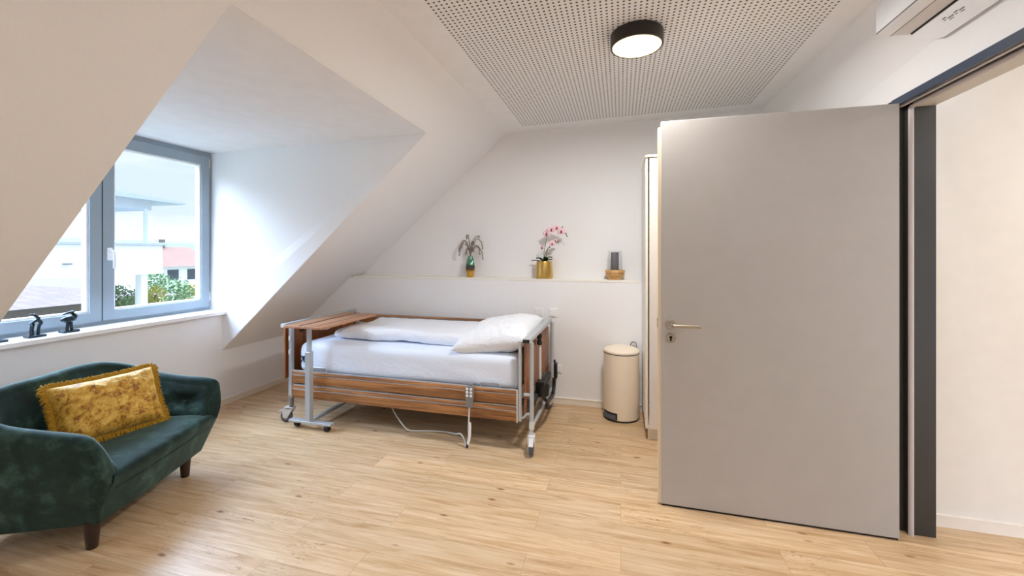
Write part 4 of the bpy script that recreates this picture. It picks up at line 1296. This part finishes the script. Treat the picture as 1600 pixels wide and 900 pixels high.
def hip_roof(x0, x1, y0, y1, ze, zr, inset, name, label, wallm, roofm, windows=()):
    h_ = thing(name, label, 'house', ((x0 + x1) / 2, (y0 + y1) / 2, GZ))
    cx, cy = (x0 + x1) / 2, (y0 + y1) / 2
    def sh_(mb): mb.v = [(x - cx, y - cy, z - GZ) for x, y, z in mb.v]; return mb
    o = 0.5
    sh_(MB().box(x0 + o, x1 - o, y0 + o, y1 - o, GZ, ze + 0.05)).build('walls', wallm, h_)
    r = MB()
    e_ = [(x0, y0, ze), (x1, y0, ze), (x1, y1, ze), (x0, y1, ze)]
    ra, rb = (cx, y0 + inset, zr), (cx, y1 - inset, zr)
    r.add(e_ + [ra, rb], [(0, 1, 4), (1, 2, 5, 4), (2, 3, 5), (3, 0, 4, 5), (3, 2, 1, 0)])
    sh_(r).build('roof', roofm, h_)
    sh_(MB().box(cx - 0.3, cx + 0.3, cy - 0.3, cy + 0.3, zr - 0.6, zr + 0.7)).build('chimney', 'housewall', h_)
    for (y, z, w_, hh) in windows:
        sh_(MB().box(x1 - o - 0.02, x1 - o + 0.03, y, y + w_, z, z + hh)).build('window', 'houseglass', h_)
    return h_
hip_roof(-26.0, -16.2, 2.0, 11.8, -0.12, 0.55, 3.5, 'house', 'low house with broad grey pink tiled roof below the window', 'housewall', 'roofgrey')
hip_roof(-49, -40, 27.5, 33.5, 0.1, 2.0, 0.2, 'house', 'white house with red gabled roof right of the terrace parapet', 'render', 'roofred', ((28.4, -1.2, 1.0, 1.0), (30.2, -1.2, 1.0, 1.0), (31.6, -1.2, 0.8, 1.0)))
hip_roof(-70, -60, 46, 56, -0.4, 1.4, 0.3, 'house', 'farther white house with pale red roof at the window edge', 'housewall', 'roofred', ((48, -2.2, 1.4, 1.2), (52, -2.2, 1.4, 1.2)))
hip_roof(-34, -28, 24.5, 29.5, -1.5, -0.6, 1.0, 'house', 'small pale house among trees below the red gabled house', 'render', 'roofgrey', ((25.5, -2.6, 0.9, 0.8), (27.5, -2.6, 0.9, 0.8)))

def tree(name, x, y, zt, r, mname, label, seed):
    random.seed(seed)
    t = thing(name, label, 'tree', (x, y, GZ))
    H_ = zt - GZ
    MB().tube([(0, 0, 0), (0.02, 0.03, H_ * 0.5), (0, 0, H_ - r)], [0.12, 0.09, 0.05], 8).build('trunk', 'trunk', t)
    lf = MB()
    for k in range(520):
        d = Vector((random.gauss(0, 1), random.gauss(0, 1), random.gauss(0, 1))).normalized() * r * random.uniform(0.45, 1.0)
        d.z *= 1.15
        c_ = Vector((0, 0, H_ - r * 1.1)) + d
        a = Vector((random.gauss(0, 1), random.gauss(0, 1), random.gauss(0, 1))).normalized()
        b__ = a.orthogonal().normalized()
        s_ = r * random.uniform(0.09, 0.16)
        n2 = a.cross(b__) * s_ * 0.12
        lf.add([c_ - a * s_, c_ + b__ * s_ * 0.5, c_ + a * s_, c_ - b__ * s_ * 0.5, c_ + n2, c_ - n2], [(0, 1, 4), (1, 2, 4), (2, 3, 4), (3, 0, 4), (1, 0, 5), (2, 1, 5), (3, 2, 5), (0, 3, 5)])
    lf.build('foliage', mname, t)
    return t
tree('leafy_tree', -12.6, 7.68, 0.66, 0.36, 'foliage', 'pale green bushy tree left of the white column', 21)
tree('leafy_tree', -12.9, 8.75, 0.52, 0.27, 'foliageyellow', 'yellow green small tree right of the white column', 22)
tree('leafy_tree', -20, 14.35, 0.35, 0.75, 'foliage', 'green tree below the parapet corner near the red gabled house', 23)
tree('leafy_tree', -24, 17.9, -0.35, 0.7, 'foliageyellow', 'pale tree in front of the small house at right', 24)
tree('leafy_tree', -30, 20.2, 0.35, 0.8, 'foliage', 'distant tree under the parapet beside the column', 25)

# ------------------------------------------------------------------ light
SKY_LOW, SKY_HIGH = 0.60, 16.0
wld = bpy.data.worlds.new('overcast_sky')
SC.world = wld
wld.use_nodes = True
nt = wld.node_tree
bg = nt.nodes['Background']
tc = N(nt, 'ShaderNodeTexCoord')
mp = N(nt, 'ShaderNodeMapping'); mp.inputs['Scale'].default_value = (1, 1, 3)
nt.links.new(tc.outputs['Generated'], mp.inputs['Vector'])
f = noise_tex(nt, mp.outputs['Vector'], 2.4, 5, 0.55)
clouds = ramp(nt, f, [(0.38, rgb(214, 230, 246)), (0.58, rgb(252, 253, 255))])
upper = N(nt, 'ShaderNodeMapRange')
upper.inputs['From Min'].default_value = 0.18; upper.inputs['From Max'].default_value = 0.4
nt.links.new(mixc(nt, upper.outputs['Result'], clouds, mixc(nt, 1.0, clouds, rgb(210, 228, 255), 'MULTIPLY')), bg.inputs['Color'])
sx = N(nt, 'ShaderNodeSeparateXYZ')
nt.links.new(tc.outputs['Generated'], sx.inputs[0])
mr = N(nt, 'ShaderNodeMapRange')
mr.inputs['From Min'].default_value = 0.20; mr.inputs['From Max'].default_value = 0.55
mr.inputs['To Min'].default_value = SKY_LOW; mr.inputs['To Max'].default_value = SKY_HIGH
nt.links.new(sx.outputs['Z'], mr.inputs['Value'])
nt.links.new(sx.outputs['Z'], upper.inputs['Value'])
# sky strength weighted to the dormer side, so outdoor fronts stay dimmer
side = N(nt, 'ShaderNodeMapRange')
side.interpolation_type = 'SMOOTHSTEP'
side.inputs['From Min'].default_value = 0.35; side.inputs['From Max'].default_value = -0.25
side.inputs['To Min'].default_value = 0.10; side.inputs['To Max'].default_value = 1.0
nt.links.new(sx.outputs['X'], side.inputs['Value'])
sm_ = N(nt, 'ShaderNodeMath', operation='MULTIPLY')
nt.links.new(mr.outputs['Result'], sm_.inputs[0]); nt.links.new(side.outputs['Result'], sm_.inputs[1])
mx_ = N(nt, 'ShaderNodeMath', operation='MAXIMUM')
nt.links.new(sm_.outputs[0], mx_.inputs[0]); mx_.inputs[1].default_value = SKY_LOW
nt.links.new(mx_.outputs[0], bg.inputs['Strength'])

# ------------------------------------------------------------------ camera
cam = bpy.data.cameras.new('camera')
co = bpy.data.objects.new('camera', cam); COL.objects.link(co)
co.location = (0, 0, 1.5)
co.rotation_euler = (PI / 2, 0, math.atan(170 / 640))
cam.sensor_width = 36
cam.lens = 640 / 1600 * 36
cam.shift_y = (393 - 450) / 1600
cam.clip_start = 0.02; cam.clip_end = 1000
SC.camera = co

SC.view_settings.view_transform = 'Standard'
SC.view_settings.look = 'None'
SC.view_settings.exposure = 1.0
SC.view_settings.gamma = 1
SC.view_settings.use_curve_mapping = False
SC.cycles.max_bounces = 12
SC.cycles.diffuse_bounces = 8
SC.cycles.transparent_max_bounces = 12
